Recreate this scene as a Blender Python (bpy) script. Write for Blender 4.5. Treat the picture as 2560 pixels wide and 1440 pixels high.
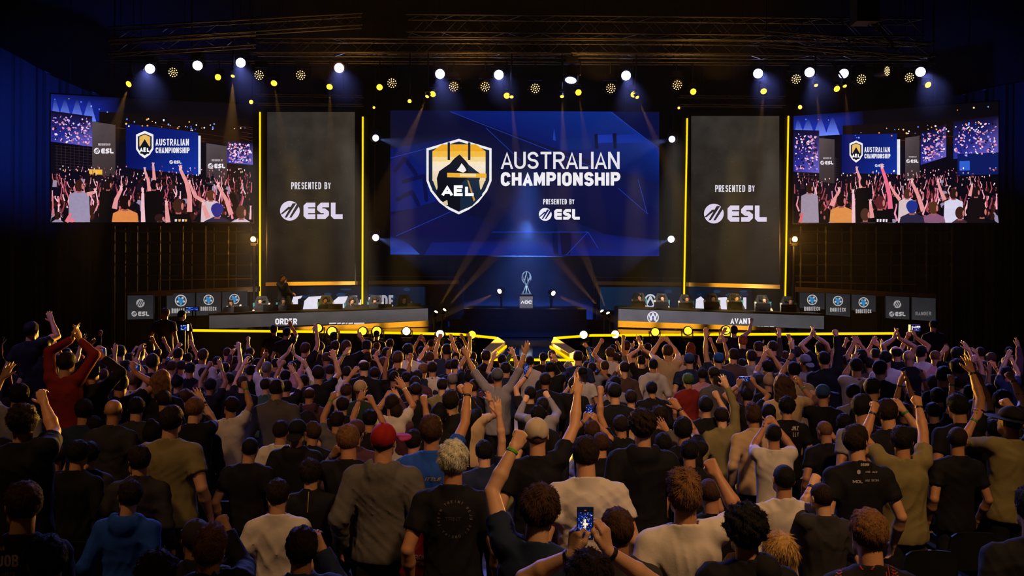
import bpy, bmesh, math, random
import numpy as np
from mathutils import Vector, Matrix
from mathutils.bvhtree import BVHTree
for o_ in list(bpy.data.objects): bpy.data.objects.remove(o_)
SC = bpy.context.scene
C = SC.collection
# ------------------------------------------------------------------ camera, haze, house lights, exposure
CAMH, FPX, HOR, ROLL = 3.05, 2000.0, 700.0, .0042
cam_d = bpy.data.cameras.new('camera'); cam = bpy.data.objects.new('camera', cam_d); C.objects.link(cam); SC.camera = cam
cam_d.sensor_width = 36; cam_d.lens = 36 * FPX / 2560; cam_d.shift_y = -(720 - HOR) / 2560; cam_d.clip_end = 200
cam.matrix_world = Matrix.Translation((0, 0, CAMH)) @ Matrix.Rotation(math.pi / 2, 4, 'X') @ Matrix.Rotation(ROLL, 4, 'Z')
def W(px, py, Y):
    """the point at depth Y behind a picture position"""
    u, v = px - 1280, py - HOR
    return Vector(((u + ROLL * v) * Y / FPX, Y, CAMH - (v - ROLL * u) * Y / FPX))
SC.view_settings.view_transform = 'Standard'; SC.view_settings.look = 'None'
SC.view_settings.exposure = 0.0; SC.view_settings.gamma = 1.0; SC.view_settings.use_curve_mapping = False
cy = SC.cycles
cy.max_bounces = 4; cy.diffuse_bounces = 2; cy.glossy_bounces = 3; cy.transmission_bounces = 2; cy.volume_bounces = 0; cy.transparent_max_bounces = 4
cy.sample_clamp_indirect = 3.0; cy.caustics_reflective = False; cy.caustics_refractive = False
wd = bpy.data.worlds.new('hall_air'); SC.world = wd; wd.use_nodes = True
wn = wd.node_tree; wn.nodes['Background'].inputs[0].default_value = (.0015, .002, .004, 1)
def lamp(kind, loc, rgb, power, aim=None, size=.1, angle=60, blend=.4, name='light'):
    l = bpy.data.lights.new(name, kind); l.energy = power; l.color = rgb
    if kind == 'SPOT': l.spot_size = math.radians(angle); l.spot_blend = blend; l.shadow_soft_size = size
    elif kind == 'AREA': l.size = size; l.spread = math.radians(angle)
    else: l.shadow_soft_size = size
    o = bpy.data.objects.new(name, l); C.objects.link(o); o.location = loc
    if aim is not None: o.rotation_euler = (Vector(aim) - Vector(loc)).to_track_quat('-Z', 'Y').to_euler()
    return o
AMBER, GOLD, BLUE, WARM, VIOLET = (1, .42, .06), (1, .62, .12), (.10, .20, 1), (1, .60, .34), (.55, .35, 1)
# house spots high over the back of the hall, falling on the backs of the crowd
lamp('SPOT', (3.5, .5, 10.5), (1, .55, .25), 2900, (1.8, 6.5, 1.3), .35, 46, .95, 'house_spot')
lamp('SPOT', (-5, 2, 10.5), (1, .53, .25), 1200, (-2.2, 8.5, 1.3), .35, 46, .95, 'house_spot')
lamp('SPOT', (.8, 5, 11), (1, .60, .42), 2300, (.8, 13, 1.4), .4, 46, .95, 'house_spot')
lamp('SPOT', (9, 7, 10.5), VIOLET, 1700, (7, 14.5, 1.5), .3, 40, .8, 'violet_wash')
lamp('SPOT', (-9, 7, 10.5), VIOLET, 1600, (-5.5, 13, 1.5), .3, 40, .8, 'violet_wash')
# ------------------------------------------------------------------ materials
MATS = {}
def lin(c):
    if isinstance(c, str): c = tuple(int(c[i:i + 2], 16) for i in (0, 2, 4))
    return tuple((v / 255 / 12.92) if v <= 10 else ((v / 255 + .055) / 1.055)**2.4 for v in c)
def nodes(name):
    m = bpy.data.materials.new(name); m.use_nodes = True
    nt = m.node_tree; nt.nodes.clear()
    o = nt.nodes.new('ShaderNodeOutputMaterial')
    def N(t, **kw):
        n = nt.nodes.new('ShaderNode' + t)
        for k_, v in kw.items():
            if k_ in n.inputs: n.inputs[k_].default_value = v
            else: setattr(n, k_, v)
        return n
    L = lambda a, b: nt.links.new(a, b)
    return m, o, N, L
def surf(name, rgb, rough=.6, metal=0.0, vary=.25, scale=6.0, bump=0.0, bscale=60.0, stretch=(1, 1, 1), tint=False, spec=.5, sheen=0.0, folds=0.0):
    """a principled surface whose colour is broken up by noise, with a fine relief"""
    if name in MATS: return MATS[name]
    m, o, N, L = nodes(name)
    p = N('BsdfPrincipled', Roughness=rough, Metallic=metal); L(p.outputs[0], o.inputs[0])
    p.inputs['Specular IOR Level'].default_value = spec
    if sheen: p.inputs['Sheen Weight'].default_value = sheen
    tc = N('TexCoord'); mp = N('Mapping'); mp.inputs['Scale'].default_value = stretch; L(tc.outputs['Object'], mp.inputs[0])
    nz = N('TexNoise', Scale=scale, Detail=4.0); L(mp.outputs[0], nz.inputs['Vector'])
    c = lin(rgb); mx = N('MixRGB')
    mx.inputs[1].default_value = tuple(v * (1 - vary) for v in c) + (1,); mx.inputs[2].default_value = tuple(min(1, v * (1 + vary)) for v in c) + (1,)
    L(nz.outputs['Fac'], mx.inputs[0]); out = mx.outputs[0]
    if tint:
        at = N('Attribute', attribute_name='tint'); m2 = N('MixRGB', blend_type='MULTIPLY'); m2.inputs[0].default_value = 1
        L(out, m2.inputs[1]); L(at.outputs['Color'], m2.inputs[2]); out = m2.outputs[0]
    L(out, p.inputs['Base Color'])
    nb = None
    if folds:
        m2 = N('Mapping'); m2.inputs['Scale'].default_value = (1.5, 1.5, .75); L(tc.outputs['Object'], m2.inputs[0])
        n3 = N('TexNoise', noise_type='RIDGED_MULTIFRACTAL', Scale=3.2, Detail=2.0, Distortion=.9); L(m2.outputs[0], n3.inputs['Vector'])
        nb = N('Bump', Strength=folds, Distance=.03); L(n3.outputs['Fac'], nb.inputs['Height']); L(nb.outputs[0], p.inputs['Normal'])
    if bump:
        n2 = N('TexNoise', Scale=bscale, Detail=3.0); L(mp.outputs[0], n2.inputs['Vector'])
        b = N('Bump', Strength=bump, Distance=.01); L(n2.outputs['Fac'], b.inputs['Height']); L(b.outputs[0], p.inputs['Normal'])
        if nb: L(nb.outputs[0], b.inputs['Normal'])
    MATS[name] = m
    return m
def glow(name, rgb, strength, sample=False):
    if name in MATS: return MATS[name]
    m, o, N, L = nodes(name)
    e = N('Emission', Strength=strength); e.inputs['Color'].default_value = lin(rgb) + (1,); L(e.outputs[0], o.inputs[0])
    if not sample: m.cycles.emission_sampling = 'NONE'
    MATS[name] = m
    return m
def cloth(rgb, kind='cotton'):
    return surf(f'{kind}_{rgb}', rgb, .85 if kind == 'cotton' else .6, vary=.10, scale=7, bump=.10, bscale=70, spec=.25, folds=.85)
SKIN = {}
for i, c in enumerate(('c0906a', 'ae7d58', 'cda07c', '946545', '5c3c28', 'b98760')):
    SKIN[i] = surf(f'skin_{i}', c, .52, vary=.10, scale=14, tint=True, bump=.12, bscale=160, spec=.35)
def hairmat(rgb):
    return surf('hair_' + rgb, rgb, .72, vary=.75, scale=60, bump=1.0, bscale=150, stretch=(1, 1, .18), spec=.22)
# ------------------------------------------------------------------ surface builder (numpy distance fields -> one smooth skin)
def V3(*a): return np.array(a if len(a) > 1 else a[0], dtype=np.float64)
def unit(v):
    n = np.linalg.norm(v)
    return v / n if n > 1e-9 else V3(0, 0, 1)
class Field:
    """A grid that soft shapes are merged into; each shape touches only its own box."""
    def __init__(s, lo, hi, h):
        s.h = h; s.lo = np.array(lo, np.float32) - 2 * h
        n = np.ceil((np.array(hi) + 2 * h - s.lo) / h).astype(int) + 1
        s.F = np.full(tuple(n), 0.2, np.float32); s.n = n
    def box(s, lo, hi):
        a = np.clip(np.floor((np.array(lo) - s.lo) / s.h).astype(int), 0, s.n)
        b = np.clip(np.ceil((np.array(hi) - s.lo) / s.h).astype(int) + 1, 0, s.n)
        if np.any(b <= a): return None
        ax = [(s.lo[i] + s.h * np.arange(a[i], b[i])).astype(np.float32) for i in range(3)]
        return tuple(slice(a[i], b[i]) for i in range(3)), np.meshgrid(*ax, indexing='ij', sparse=True)
    def merge(s, sl, d, k):
        F = s.F[sl]
        if k > 0:
            hh = np.maximum(k - np.abs(F - d), 0) / k
            s.F[sl] = np.minimum(F, d) - hh * hh * (k * .25)
        else: s.F[sl] = np.minimum(F, d)
    def cone(s, a, b, ra, rb, k=0.02, cut=None, sub=False, flat=None):
        a = V3(a); b = V3(b); m = max(ra, rb) + k + 3 * s.h
        r = s.box(np.minimum(a, b) - m, np.maximum(a, b) + m)
        if r is None: return
        sl, (X, Y, Z) = r
        ba = b - a; L = max(ba @ ba, 1e-9)
        px, py, pz = X - a[0], Y - a[1], Z - a[2]
        t = np.clip((px * ba[0] + py * ba[1] + pz * ba[2]) / L, 0, 1)
        dx, dy, dz = px - t * ba[0], py - t * ba[1], pz - t * ba[2]
        if flat is not None:          # squash along a unit direction: (dir, factor)
            u, f = flat; q = dx * u[0] + dy * u[1] + dz * u[2]
            g = 1 / f - 1
            dx, dy, dz = dx + q * u[0] * g, dy + q * u[1] * g, dz + q * u[2] * g
        d = np.sqrt(dx * dx + dy * dy + dz * dz) - (ra + (rb - ra) * t)
        if flat is not None: d = d * max(.55, flat[1])
        if cut is not None:
            p, nrm = cut
            d = np.maximum(d, (X - p[0]) * nrm[0] + (Y - p[1]) * nrm[1] + (Z - p[2]) * nrm[2])
        if sub: s.F[sl] = np.maximum(s.F[sl], -d)
        else: s.merge(sl, d.astype(np.float32), k)
    def ell(s, c, r, R=None, k=0.02, planes=(), sub=False, grow=0, noise=None):
        c = V3(c); r = V3(r); m = max(r) + k + 3 * s.h
        q = s.box(c - m, c + m)
        if q is None: return
        sl, (X, Y, Z) = q
        px, py, pz = X - c[0], Y - c[1], Z - c[2]
        if R is not None:             # R columns = local axes
            px, py, pz = (px * R[0, 0] + py * R[1, 0] + pz * R[2, 0], px * R[0, 1] + py * R[1, 1] + pz * R[2, 1], px * R[0, 2] + py * R[1, 2] + pz * R[2, 2])
        k0 = np.sqrt((px / r[0])**2 + (py / r[1])**2 + (pz / r[2])**2)
        k1 = np.sqrt((px / r[0]**2)**2 + (py / r[1]**2)**2 + (pz / r[2]**2)**2) + 1e-6
        d = k0 * (k0 - 1) / k1
        if noise is not None: d = d + noise(px, py, pz)
        for (pp, nn) in planes:       # keep the side where (p - pp).nn < 0, local axes
            e = (px - pp[0]) * nn[0] + (py - pp[1]) * nn[1] + (pz - pp[2]) * nn[2]
            hh = np.maximum(.012 - np.abs(d - e), 0) / .012
            d = np.maximum(d, e) + hh * hh * .003
        if sub: s.F[sl] = np.maximum(s.F[sl], -d)
        else: s.merge(sl, d.astype(np.float32), k)
    def wrinkle(s, amp, seed, fz=1.0):
        rs = np.random.RandomState(seed)
        sl, (X, Y, Z) = s.box(s.lo, s.lo + s.h * s.n)
        band = np.abs(s.F) < amp * 3 + 2 * s.h
        i = np.nonzero(band)
        P = np.stack([s.lo[j] + s.h * i[j] for j in range(3)], 1)
        n = 0
        for q in range(6):
            d = rs.normal(size=3); d[2] *= fz * (1.6 if q % 2 else .5); d = unit(d) * rs.uniform(20, 46)
            e = rs.normal(size=3) * 9
            w = np.sin(P @ d + 1.8 * np.sin(P @ e + rs.uniform(0, 6)) + rs.uniform(0, 6))
            m = np.clip(.25 + .75 * np.sin(P @ (rs.normal(size=3) * 5) + rs.uniform(0, 6)), 0, 1)
            n = n + (1 - np.abs(w))**2 * m
        s.F[i] += ((n / 6 - .10) * -amp * 3.2).astype(np.float32)
    def mesh(s, smooth=1):
        F, h = s.F, s.h
        S = F < 0
        c = np.zeros(tuple(np.array(F.shape) - 1), np.int8)
        for i in (0, 1):
            for j in (0, 1):
                for k in (0, 1):
                    c += S[i:F.shape[0] - 1 + i, j:F.shape[1] - 1 + j, k:F.shape[2] - 1 + k]
        I = np.argwhere((c > 0) & (c < 8))
        if len(I) == 0: return np.zeros((0, 3)), np.zeros((0, 4), int)
        idx = np.full(c.shape, -1, np.int32); idx[tuple(I.T)] = np.arange(len(I))
        co = [(i, j, k) for i in (0, 1) for j in (0, 1) for k in (0, 1)]
        val = np.stack([F[I[:, 0] + a, I[:, 1] + b, I[:, 2] + d] for a, b, d in co], 1)
        acc = np.zeros((len(I), 3)); cnt = np.zeros(len(I))
        for p in range(8):
            for ax in range(3):
                if co[p][ax] == 0:
                    q = list(co[p]); q[ax] = 1; q = co.index(tuple(q))
                    v0, v1 = val[:, p], val[:, q]
                    m = (v0 < 0) != (v1 < 0)
                    t = np.where(m, v0 / np.where(m, v0 - v1, 1), 0)
                    o = np.array(co[p], float)
                    for b in range(3):
                        acc[:, b] += m * (t if b == ax else o[b])
                    cnt += m
        vert = s.lo + h * (I + acc / cnt[:, None])
        quads = []
        for ax in range(3):
            sl0 = [slice(1, -1)] * 3; sl1 = [slice(1, -1)] * 3
            sl0[ax] = slice(0, -1); sl1[ax] = slice(1, None)
            A, B = S[tuple(sl0)], S[tuple(sl1)]
            E = np.argwhere(A != B)
            if len(E) == 0: continue
            inside = A[tuple(E.T)]
            E = E + np.array([0 if i == ax else 1 for i in range(3)])
            u, w = (ax + 1) % 3, (ax + 2) % 3
            du = np.zeros(3, int); du[u] = 1; dw = np.zeros(3, int); dw[w] = 1
            g = lambda P: idx[P[:, 0], P[:, 1], P[:, 2]]
            q = np.stack([g(E - du - dw), g(E - dw), g(E), g(E - du)], 1)
            q[~inside] = q[~inside][:, ::-1]
            quads.append(q)
        Q = np.concatenate(quads); Q = Q[(Q >= 0).all(1)]
        for _ in range(smooth):
            acc = np.zeros_like(vert); cnt = np.zeros(len(vert))
            for e in ((0, 1), (1, 2), (2, 3), (3, 0)):
                a, b = Q[:, e[0]], Q[:, e[1]]
                for x, y in ((a, b), (b, a)):
                    cnt += np.bincount(x, minlength=len(vert))
                    for j in range(3): acc[:, j] += np.bincount(x, vert[y, j], len(vert))
            vert = vert * .45 + .55 * acc / np.maximum(cnt, 1)[:, None]
        return vert, Q
def quad_mesh(name, vert, Q):
    me = bpy.data.meshes.new(name)
    me.vertices.add(len(vert)); me.vertices.foreach_set('co', np.ascontiguousarray(vert, np.float32).ravel())
    me.loops.add(len(Q) * 4); me.loops.foreach_set('vertex_index', np.ascontiguousarray(Q, np.int32).ravel())
    me.polygons.add(len(Q)); me.polygons.foreach_set('loop_start', np.arange(0, len(Q) * 4, 4, dtype=np.int32))
    me.polygons.foreach_set('use_smooth', np.ones(len(Q), bool))
    me.update(calc_edges=True)
    return me
# ------------------------------------------------------------------ people
def rot(axis, deg):
    a = math.radians(deg); c, s = math.cos(a), math.sin(a)
    return {'x': np.array([[1, 0, 0], [0, c, -s], [0, s, c]]),
            'y': np.array([[c, 0, s], [0, 1, 0], [-s, 0, c]]),
            'z': np.array([[c, -s, 0], [s, c, 0], [0, 0, 1]])}[axis]
CURL = {'f': ((78, 92, 55),) * 4, 'o': ((6, 10, 8), (2, 8, 6), (4, 9, 7), (9, 12, 9)), 'r': ((22, 34, 22), (26, 38, 24), (32, 42, 26), (38, 46, 28)),
        'p': ((4, 8, 6), (80, 92, 50), (80, 92, 50), (80, 92, 50)), 'v': ((4, 6, 5), (4, 6, 5), (80, 92, 50), (80, 92, 50)),
        'h': ((4, 6, 5), (80, 92, 50), (80, 92, 50), (6, 8, 6)), 'g': ((30, 48, 30), (34, 50, 32), (38, 52, 32), (42, 55, 34)), 'c': ((10, 14, 10),) * 4}
def hand_shape(F, W, u, n, t, kind, fat=1.0, sc=1.0):
    """W wrist, u along the hand, n out of the palm, t towards the thumb side."""
    kn = []
    u, n, t = unit(u), unit(n), unit(t)
    rr = lambda r: max(r * fat, .62 * F.h)
    for i, tt in enumerate((.028, .009, -.010, -.027)):
        K = W + sc * (u * (.092 - .006 * abs(i - 1.2)) + t * tt)
        kn.append(K)
        F.cone(W + sc * (u * .004 + t * tt * .55), K, rr(.0165), rr(.0125), k=.014, flat=(n, .82) if F.h < .008 else None)
    spread = {'o': 13, 'c': 3}.get(kind, 5)
    for i, K in enumerate(kn):
        L = (.043, .047, .044, .034)[i] * sc
        a = 0.0; P = K; side = (1.5 - i) * spread * .6
        for j, (seg, cu) in enumerate(zip((1.0, .62, .5), CURL[kind][i])):
            a += cu; ar = math.radians(a); sr = math.radians(side if a < 60 else 0)
            d = unit((u * math.cos(ar) + n * math.sin(ar)) * math.cos(sr) + t * math.sin(sr) * (1 if a < 60 else 0))
            Q = P + d * L * seg
            r0, r1 = ((.0098, .0090), (.0090, .0082), (.0082, .0068))[j]
            if i == 3: r0 *= .86; r1 *= .86
            F.cone(P, Q, rr(r0 * sc), rr(r1 * sc), k=.004 if j else .007)
            P = Q
    B = W + sc * (u * .022 + t * .026 + n * .006)
    if kind in 'f': pts = [B, W + sc * (u * .062 + t * .040 + n * .020), W + sc * (u * .088 + t * .018 + n * .042), W + sc * (u * .082 - t * .004 + n * .046)]
    elif kind in 'pvh': pts = [B, W + sc * (u * .060 + t * .038 + n * .018), W + sc * (u * .078 + t * .012 + n * .036), W + sc * (u * .074 - t * .008 + n * .038)]
    elif kind in 'g': pts = [B, W + sc * (u * .060 + t * .046 + n * .018), W + sc * (u * .092 + t * .046 + n * .030), W + sc * (u * .112 + t * .036 + n * .034)]
    else: pts = [B, W + sc * (u * .052 + t * .052 + n * .012), W + sc * (u * .078 + t * .070 + n * .018), W + sc * (u * .100 + t * .080 + n * .020)]
    for j, (r0, r1) in enumerate(((.0175, .0125), (.0118, .0105), (.0102, .0078))):
        F.cone(pts[j], pts[j + 1], rr(r0 * sc), rr(r1 * sc), k=.008)
def solve_arm(S, W, side, UP, FO, pole=None):
    d = W - S; L = np.linalg.norm(d); mx = (UP + FO) * .995
    if L > mx: W = S + d / L * mx; d = W - S; L = mx
    L = max(L, abs(UP - FO) + .03)
    a = (UP * UP - FO * FO + L * L) / (2 * L); hgt = math.sqrt(max(UP * UP - a * a, 0))
    p = pole if pole is not None else V3(side * 1.0, -.25, -.55)
    ax = unit(d); p = unit(p - ax * (p @ ax))
    return S + ax * a + p * hgt, W
def person_fields(P, h):
    """Skin, top, hair and hat meshes in the person's own space; feet at the origin, facing +Y."""
    k = P['H'] / 1.78; b = P.get('bulk', 1.0)
    hip = V3(0, 0, .95)
    Rl = rot('z', P.get('twist', 0)) @ rot('x', -P.get('lean', 0)) @ rot('y', P.get('tiltb', 0))
    T = lambda *p: (hip + Rl @ (V3(*p) - hip)) * k
    Rh = Rl @ rot('z', P.get('hyaw', 0)) @ rot('x', P.get('hpit', 0)) @ rot('y', P.get('htilt', 0))
    piv = T(0, .0, 1.555)
    HC = piv + Rh @ (V3(0, .018, .115) * k)          # skull centre
    Hd = lambda *p: HC + Rh @ (V3(*p) * k)
    UP, FO = .300 * k, .262 * k
    arms = {}
    for nm, sd in (('L', -1), ('R', 1)):
        A = P.get(nm)
        S = T(sd * .182 * (.55 + .45 * b), -.012, 1.405)
        if A is None:                                 # hanging
            W = T(sd * .255 * b, .03 + .02 * sd, .90); kind = 'r'; pole = V3(sd * .4, -1, 0)
            n = V3(-sd, 0, 0); t = V3(0, 1, 0)
        else:
            W = V3(A['w']) ; kind = A.get('hand', 'f'); pole = A.get('pole')
            up = np.clip((W[2] / k - 1.30) / .5, 0, 1)
            S = T(sd * (.182 - .026 * up) * (.55 + .45 * b), -.012, 1.405 + .085 * up)
            n = A.get('n', V3(0, 1, 0)); t = A.get('t', V3(-sd, 0, 0))
        E, W = solve_arm(S, W, sd, UP, FO, pole)
        f = unit(W - E); u = unit(A['u']) if A is not None and 'u' in A else f
        n = unit(n - u * (n @ u) + 1e-4); t2 = np.cross(n, u); t2 = t2 * (1 if t2 @ t >= 0 else -1)
        arms[nm] = dict(S=S, E=E, W=W, u=u, n=n, t=t2, kind=kind, f=f, sd=sd, A=A)
    out = {'arms': arms, 'HC': HC, 'Rh': Rh, 'k': k}
    pts = np.array([q for a in arms.values() for q in (a['S'], a['E'], a['W'], a['W'] + a['u'] * .2 * k)] + [Hd(0, 0, .14), Hd(0, 0, -.14), Hd(.13, .13, 0), Hd(-.13, -.13, 0), T(0, 0, 1.1)])
    # ---- skin
    F = Field(pts.min(0) - .075, pts.max(0) + .075, h)
    fat = P.get('fat', 1.0)
    for a in arms.values():
        F.cone(a['S'], a['E'], .053 * k * b, .0375 * k * b, k=.02)
        m = a['E'] * .62 + a['W'] * .38
        F.cone(a['E'], m, .0375 * k * b, .0405 * k * b, k=.010)
        F.cone(m, a['W'], .0400 * k * b, .027 * k, k=.012)
        F.cone(T(0, -.01, 1.39), a['S'], .042 * k, .048 * k, k=.03)
        hand_shape(F, a['W'] + a['u'] * .004, a['u'], a['n'], a['t'], a['kind'], fat, k)
    F.cone(T(0, -.005, 1.34), T(0, -.01, 1.44), .050 * k, .052 * k, k=.03)
    F.cone(T(0, -.018, 1.455), Hd(0, -.022, -.075), .0595 * k * b**.5, .0555 * k * b**.4, k=.02)
    F.ell(Hd(0, -.006, .008), V3(.0785, .096, .091) * k, Rh, k=.02)
    F.ell(Hd(0, .030, -.045), V3(.061, .070, .082) * k, Rh, k=.025)
    F.cone(Hd(-.030, .045, -.098), Hd(.030, .045, -.098), .026 * k, .026 * k, k=.03)
    F.cone(Hd(0, .066, -.108), Hd(0, .072, -.104), .018 * k, .016 * k, k=.02)
    F.cone(Hd(0, .088, .000), Hd(0, .112, -.042), .009 * k, .0135 * k, k=.014)
    F.cone(Hd(-.012, .098, -.046), Hd(.012, .098, -.046), .009 * k, .009 * k, k=.012)
    F.cone(Hd(-.040, .078, .018), Hd(.040, .078, .018), .010 * k, .010 * k, k=.016)
    for sd in (-1, 1):
        F.ell(Hd(sd * .031, .088, -.004), V3(.013, .009, .009) * k, Rh, sub=True)
        F.ell(Hd(sd * .031, .079, -.004), V3(.0125, .0115, .0115) * k, Rh, k=.004)
        Re = Rh @ rot('z', sd * 24) @ rot('y', sd * 8)
        F.ell(Hd(sd * .080, -.006, -.022), V3(max(.007, .6 * h), .019, .032) * k, Re, k=.006)
    F.cone(Hd(-.021, .091, -.076), Hd(.021, .091, -.076), .0085 * k, .0085 * k, k=.008)
    F.cone(Hd(-.016, .090, -.087), Hd(.016, .090, -.087), .0085 * k, .0085 * k, k=.008)
    out['skin'] = F.mesh(1)
    # ---- top
    st = P.get('top', 'tee'); hem = {'hood': .83, 'jacket': .81, 'shirt': .82}.get(st, .82)
    pts = np.array([a[q] for a in arms.values() for q in 'SEW'] + [T(.27 * b, .2, hem), T(-.27 * b, -.2, hem), T(0, 0, 1.55)])
    hs = max(h * 1.75, .0095)
    G = Field(pts.min(0) - .1, pts.max(0) + .1, hs)
    loose = {'hood': 1.08, 'jacket': 1.08, 'shirt': 1.04, 'tank': .98}.get(st, 1.03) * b
    bl = P.get('belly', 0)
    G.ell(T(0, .002, 1.29), V3(.176 * loose, .122 * loose, .20) * k, Rl, k=.04)
    G.ell(T(0, -.020, 1.37), V3(.170 * loose, .098 * loose, .125) * k, Rl, k=.05)
    G.ell(T(0, .012 + bl, 1.08), V3(.166 * loose, (.122 + bl) * loose, .24) * k, Rl, k=.06)
    G.ell(T(0, 0, .885), V3(.180 * loose, .126 * loose, .20) * k, Rl, k=.06)
    for a in arms.values():
        S, E, W = a['S'], a['E'], a['W']
        G.cone(T(0, -.024, 1.490), S, .048 * k * b, .058 * k * loose, k=.05)
        rs = .064 * k * loose
        ua = unit(E - S)
        if st == 'tank':
            continue
        if st in ('tee',):
            fr = .60 if a['A'] is None else .50
            C = S + (E - S) * fr
            G.cone(S, S + (E - S) * (fr + .2), rs, .068 * k * b, k=.035, cut=(C, ua))
        elif P.get('roll'):
            G.cone(S, E, rs, .058 * k * b, k=.035)
            C = E + (W - E) * .15
            G.cone(E, E + (W - E) * .3, .057 * k * b, .055 * k, k=.02, cut=(C, a['f']))
        else:
            m = 1.12 if st in ('hood', 'jacket') else 1.0
            G.cone(S, E, rs * m, .055 * k * b * m, k=.035)
            C = E + (W - E) * .97
            G.cone(E, W + a['f'] * .05, .055 * k * b * m, .040 * k * m, k=.02, cut=(C, a['f']))
    up, dn = Rl @ V3(0, 0, 1), None
    sl, (X, Y, Z) = G.box(G.lo, G.lo + G.h * G.n)
    hp = T(0, 0, hem)
    if st == 'hood' :
        G.cone(T(-.085, -.045, 1.50), T(.085, -.045, 1.50), .042 * k, .042 * k, k=.03)
        G.ell(T(0, -.105, 1.455), V3(.105, .05, .075) * k, Rl, k=.03)
        G.cone(T(-.09, -.04, 1.50), T(-.05, .07, 1.45), .034 * k, .026 * k, k=.02)
        G.cone(T(.09, -.04, 1.50), T(.05, .07, 1.45), .034 * k, .026 * k, k=.02)
    elif st in ('shirt', 'jacket'):
        G.cone(T(0, -.022, 1.455), T(0, -.016, 1.545), .088 * k * b**.5, .078 * k * b**.5, k=.03, cut=(T(0, -.020, 1.528), Rl @ unit(V3(0, .40, 1))))
    ct = {'hood': .066, 'shirt': .061, 'jacket': .064}.get(st, .0655) * b**.5
    if P.get('wr', 1): G.wrinkle(.0135 * P.get('wr', 1), P.get('seed', 1), .55)
    if st in ('tee', 'long', 'tank'): G.cone(T(0, -.022, 1.462), T(0, -.018, 1.520), (ct + .021) * k, (ct + .018) * k, k=.022, cut=(T(0, -.020, 1.507), Rl @ unit(V3(0, .40, 1))))
    G.F[sl] = np.maximum(G.F[sl], -((X - hp[0]) * up[0] + (Y - hp[1]) * up[1] + (Z - hp[2]) * up[2]))
    G.cone(T(0, -.021, 1.470), T(0, -.012, 1.66), ct * k, ct * k * 1.03, sub=True)
    out['top'] = G.mesh(1)
    # ---- hair / hat (skull space kept, so the noise follows the head)
    hat0 = P.get('hat'); hs = P.get('hair', 'short'); sd_ = P.get('seed', 1); rs = np.random.RandomState(sd_ + 77)
    hh = max(h * 1.05, .0062)
    def tuft(amp, f, kk=(1, 1, .6)):
        ph = rs.uniform(0, 6, 6)
        def fn(x, y, z):
            q1 = np.sin(f * (kk[0] * x + .5 * z) + ph[0] + 1.6 * np.sin(f * .45 * (y + z) + ph[1]))
            q2 = np.sin(f * 1.35 * (kk[1] * y - .4 * x) + ph[2] + 1.4 * np.sin(f * .5 * (x - z) + ph[3]))
            q3 = np.sin(f * .8 * (z * kk[2] + .6 * x) + ph[4])
            return (amp * (q1 * .45 + q2 * .35 + q3 * .3)).astype(np.float32)
        return fn
    if hs != 'bald':
        ext = .22 if hs in ('long', 'mane', 'tail') else .145
        H = Field(HC - (.15, .16, .14 + ext - .13), HC + (.15, .16, .175), hh)
        face = [((0, .078, .045), (0, .80, -.60)), ((0, -.070, -.088), (0, .25, -.97))]
        ear = ((0, .030, -.012), (0, .80, -.60))
        if hat0 and hs not in ('long', 'mane', 'tail', 'bob'):
            H.ell(Hd(0, -.007, .008), V3(.0785, .1005, .0945) * k, Rh, k=.01, planes=[ear, face[1]], noise=tuft(.0012, 190))
        elif hs == 'buzz':
            H.ell(Hd(0, -.007, .009), V3(.0815, .1005, .0955) * k, Rh, k=.01, planes=[ear, face[1], ((0, .07, .06), (0, .9, -.45))])
        elif hs == 'balding':
            H.ell(Hd(0, -.008, .010), V3(.0835, .1035, .096) * k, Rh, k=.01, planes=[ear, face[1], ((0, .0, .050), (0, .25, 1))], noise=tuft(.0012, 190))
        else:
            H.ell(Hd(0, -.010, .004), V3(.084, .104, .096) * k, Rh, k=.015, planes=[ear, face[1]], noise=tuft(.0026, 170))
            if hs == 'short':
                H.ell(Hd(0, .002, .022), V3(.0865, .104, .096) * k, Rh, k=.02, planes=[face[0]], noise=tuft(.0062, 120))
            elif hs == 'full':
                H.ell(Hd(0, -.006, .020), V3(.0945, .114, .103) * k, Rh, k=.02, planes=[face[0], ((0, -.05, -.07), (0, .2, -1))], noise=tuft(.0085, 100))
            elif hs == 'quiff':
                H.ell(Hd(0, .018, .050), V3(.078, .095, .080) * k, Rh, k=.025, planes=[((0, .098, .06), (0, .95, -.3))], noise=tuft(.008, 95))
            elif hs == 'curly':
                H.ell(Hd(0, -.008, .034), V3(.110, .122, .112) * k, Rh, k=.02, planes=[face[0], ((0, -.05, -.06), (0, .15, -1))], noise=tuft(.013, 120, (1, 1, 1)))
            elif hs in ('long', 'mane', 'tail', 'bob'):
                H.ell(Hd(0, -.006, .022), V3(.090, .112, .102) * k, Rh, k=.02, planes=[face[0]], noise=tuft(.004, 120, (1, 1, .15)))
                if hs == 'tail':
                    H.cone(Hd(0, -.105, .02), Hd(0, -.140, -.06), .030 * k, .034 * k, k=.02); H.cone(Hd(0, -.140, -.06), Hd(0, -.125, -.20), .034 * k, .014 * k, k=.02)
                else:
                    zz = {'long': -.22, 'mane': -.19, 'bob': -.10}[hs]; w = 1.35 if hs == 'mane' else 1.0
                    for xx in (-.055, -.02, .02, .055):
                        H.cone(Hd(xx, -.058 + abs(xx) * .35, .0), Hd(xx * 1.25 * w, -.085 + abs(xx) * .6, zz), .048 * k * w, .034 * k * w, k=.022)
                    if hs == 'mane': H.F += tuft(.010, 100, (1, 1, 1))(*H.box(H.lo, H.lo + H.h * H.n)[1])
        out['hair'] = H.mesh(1)
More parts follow.
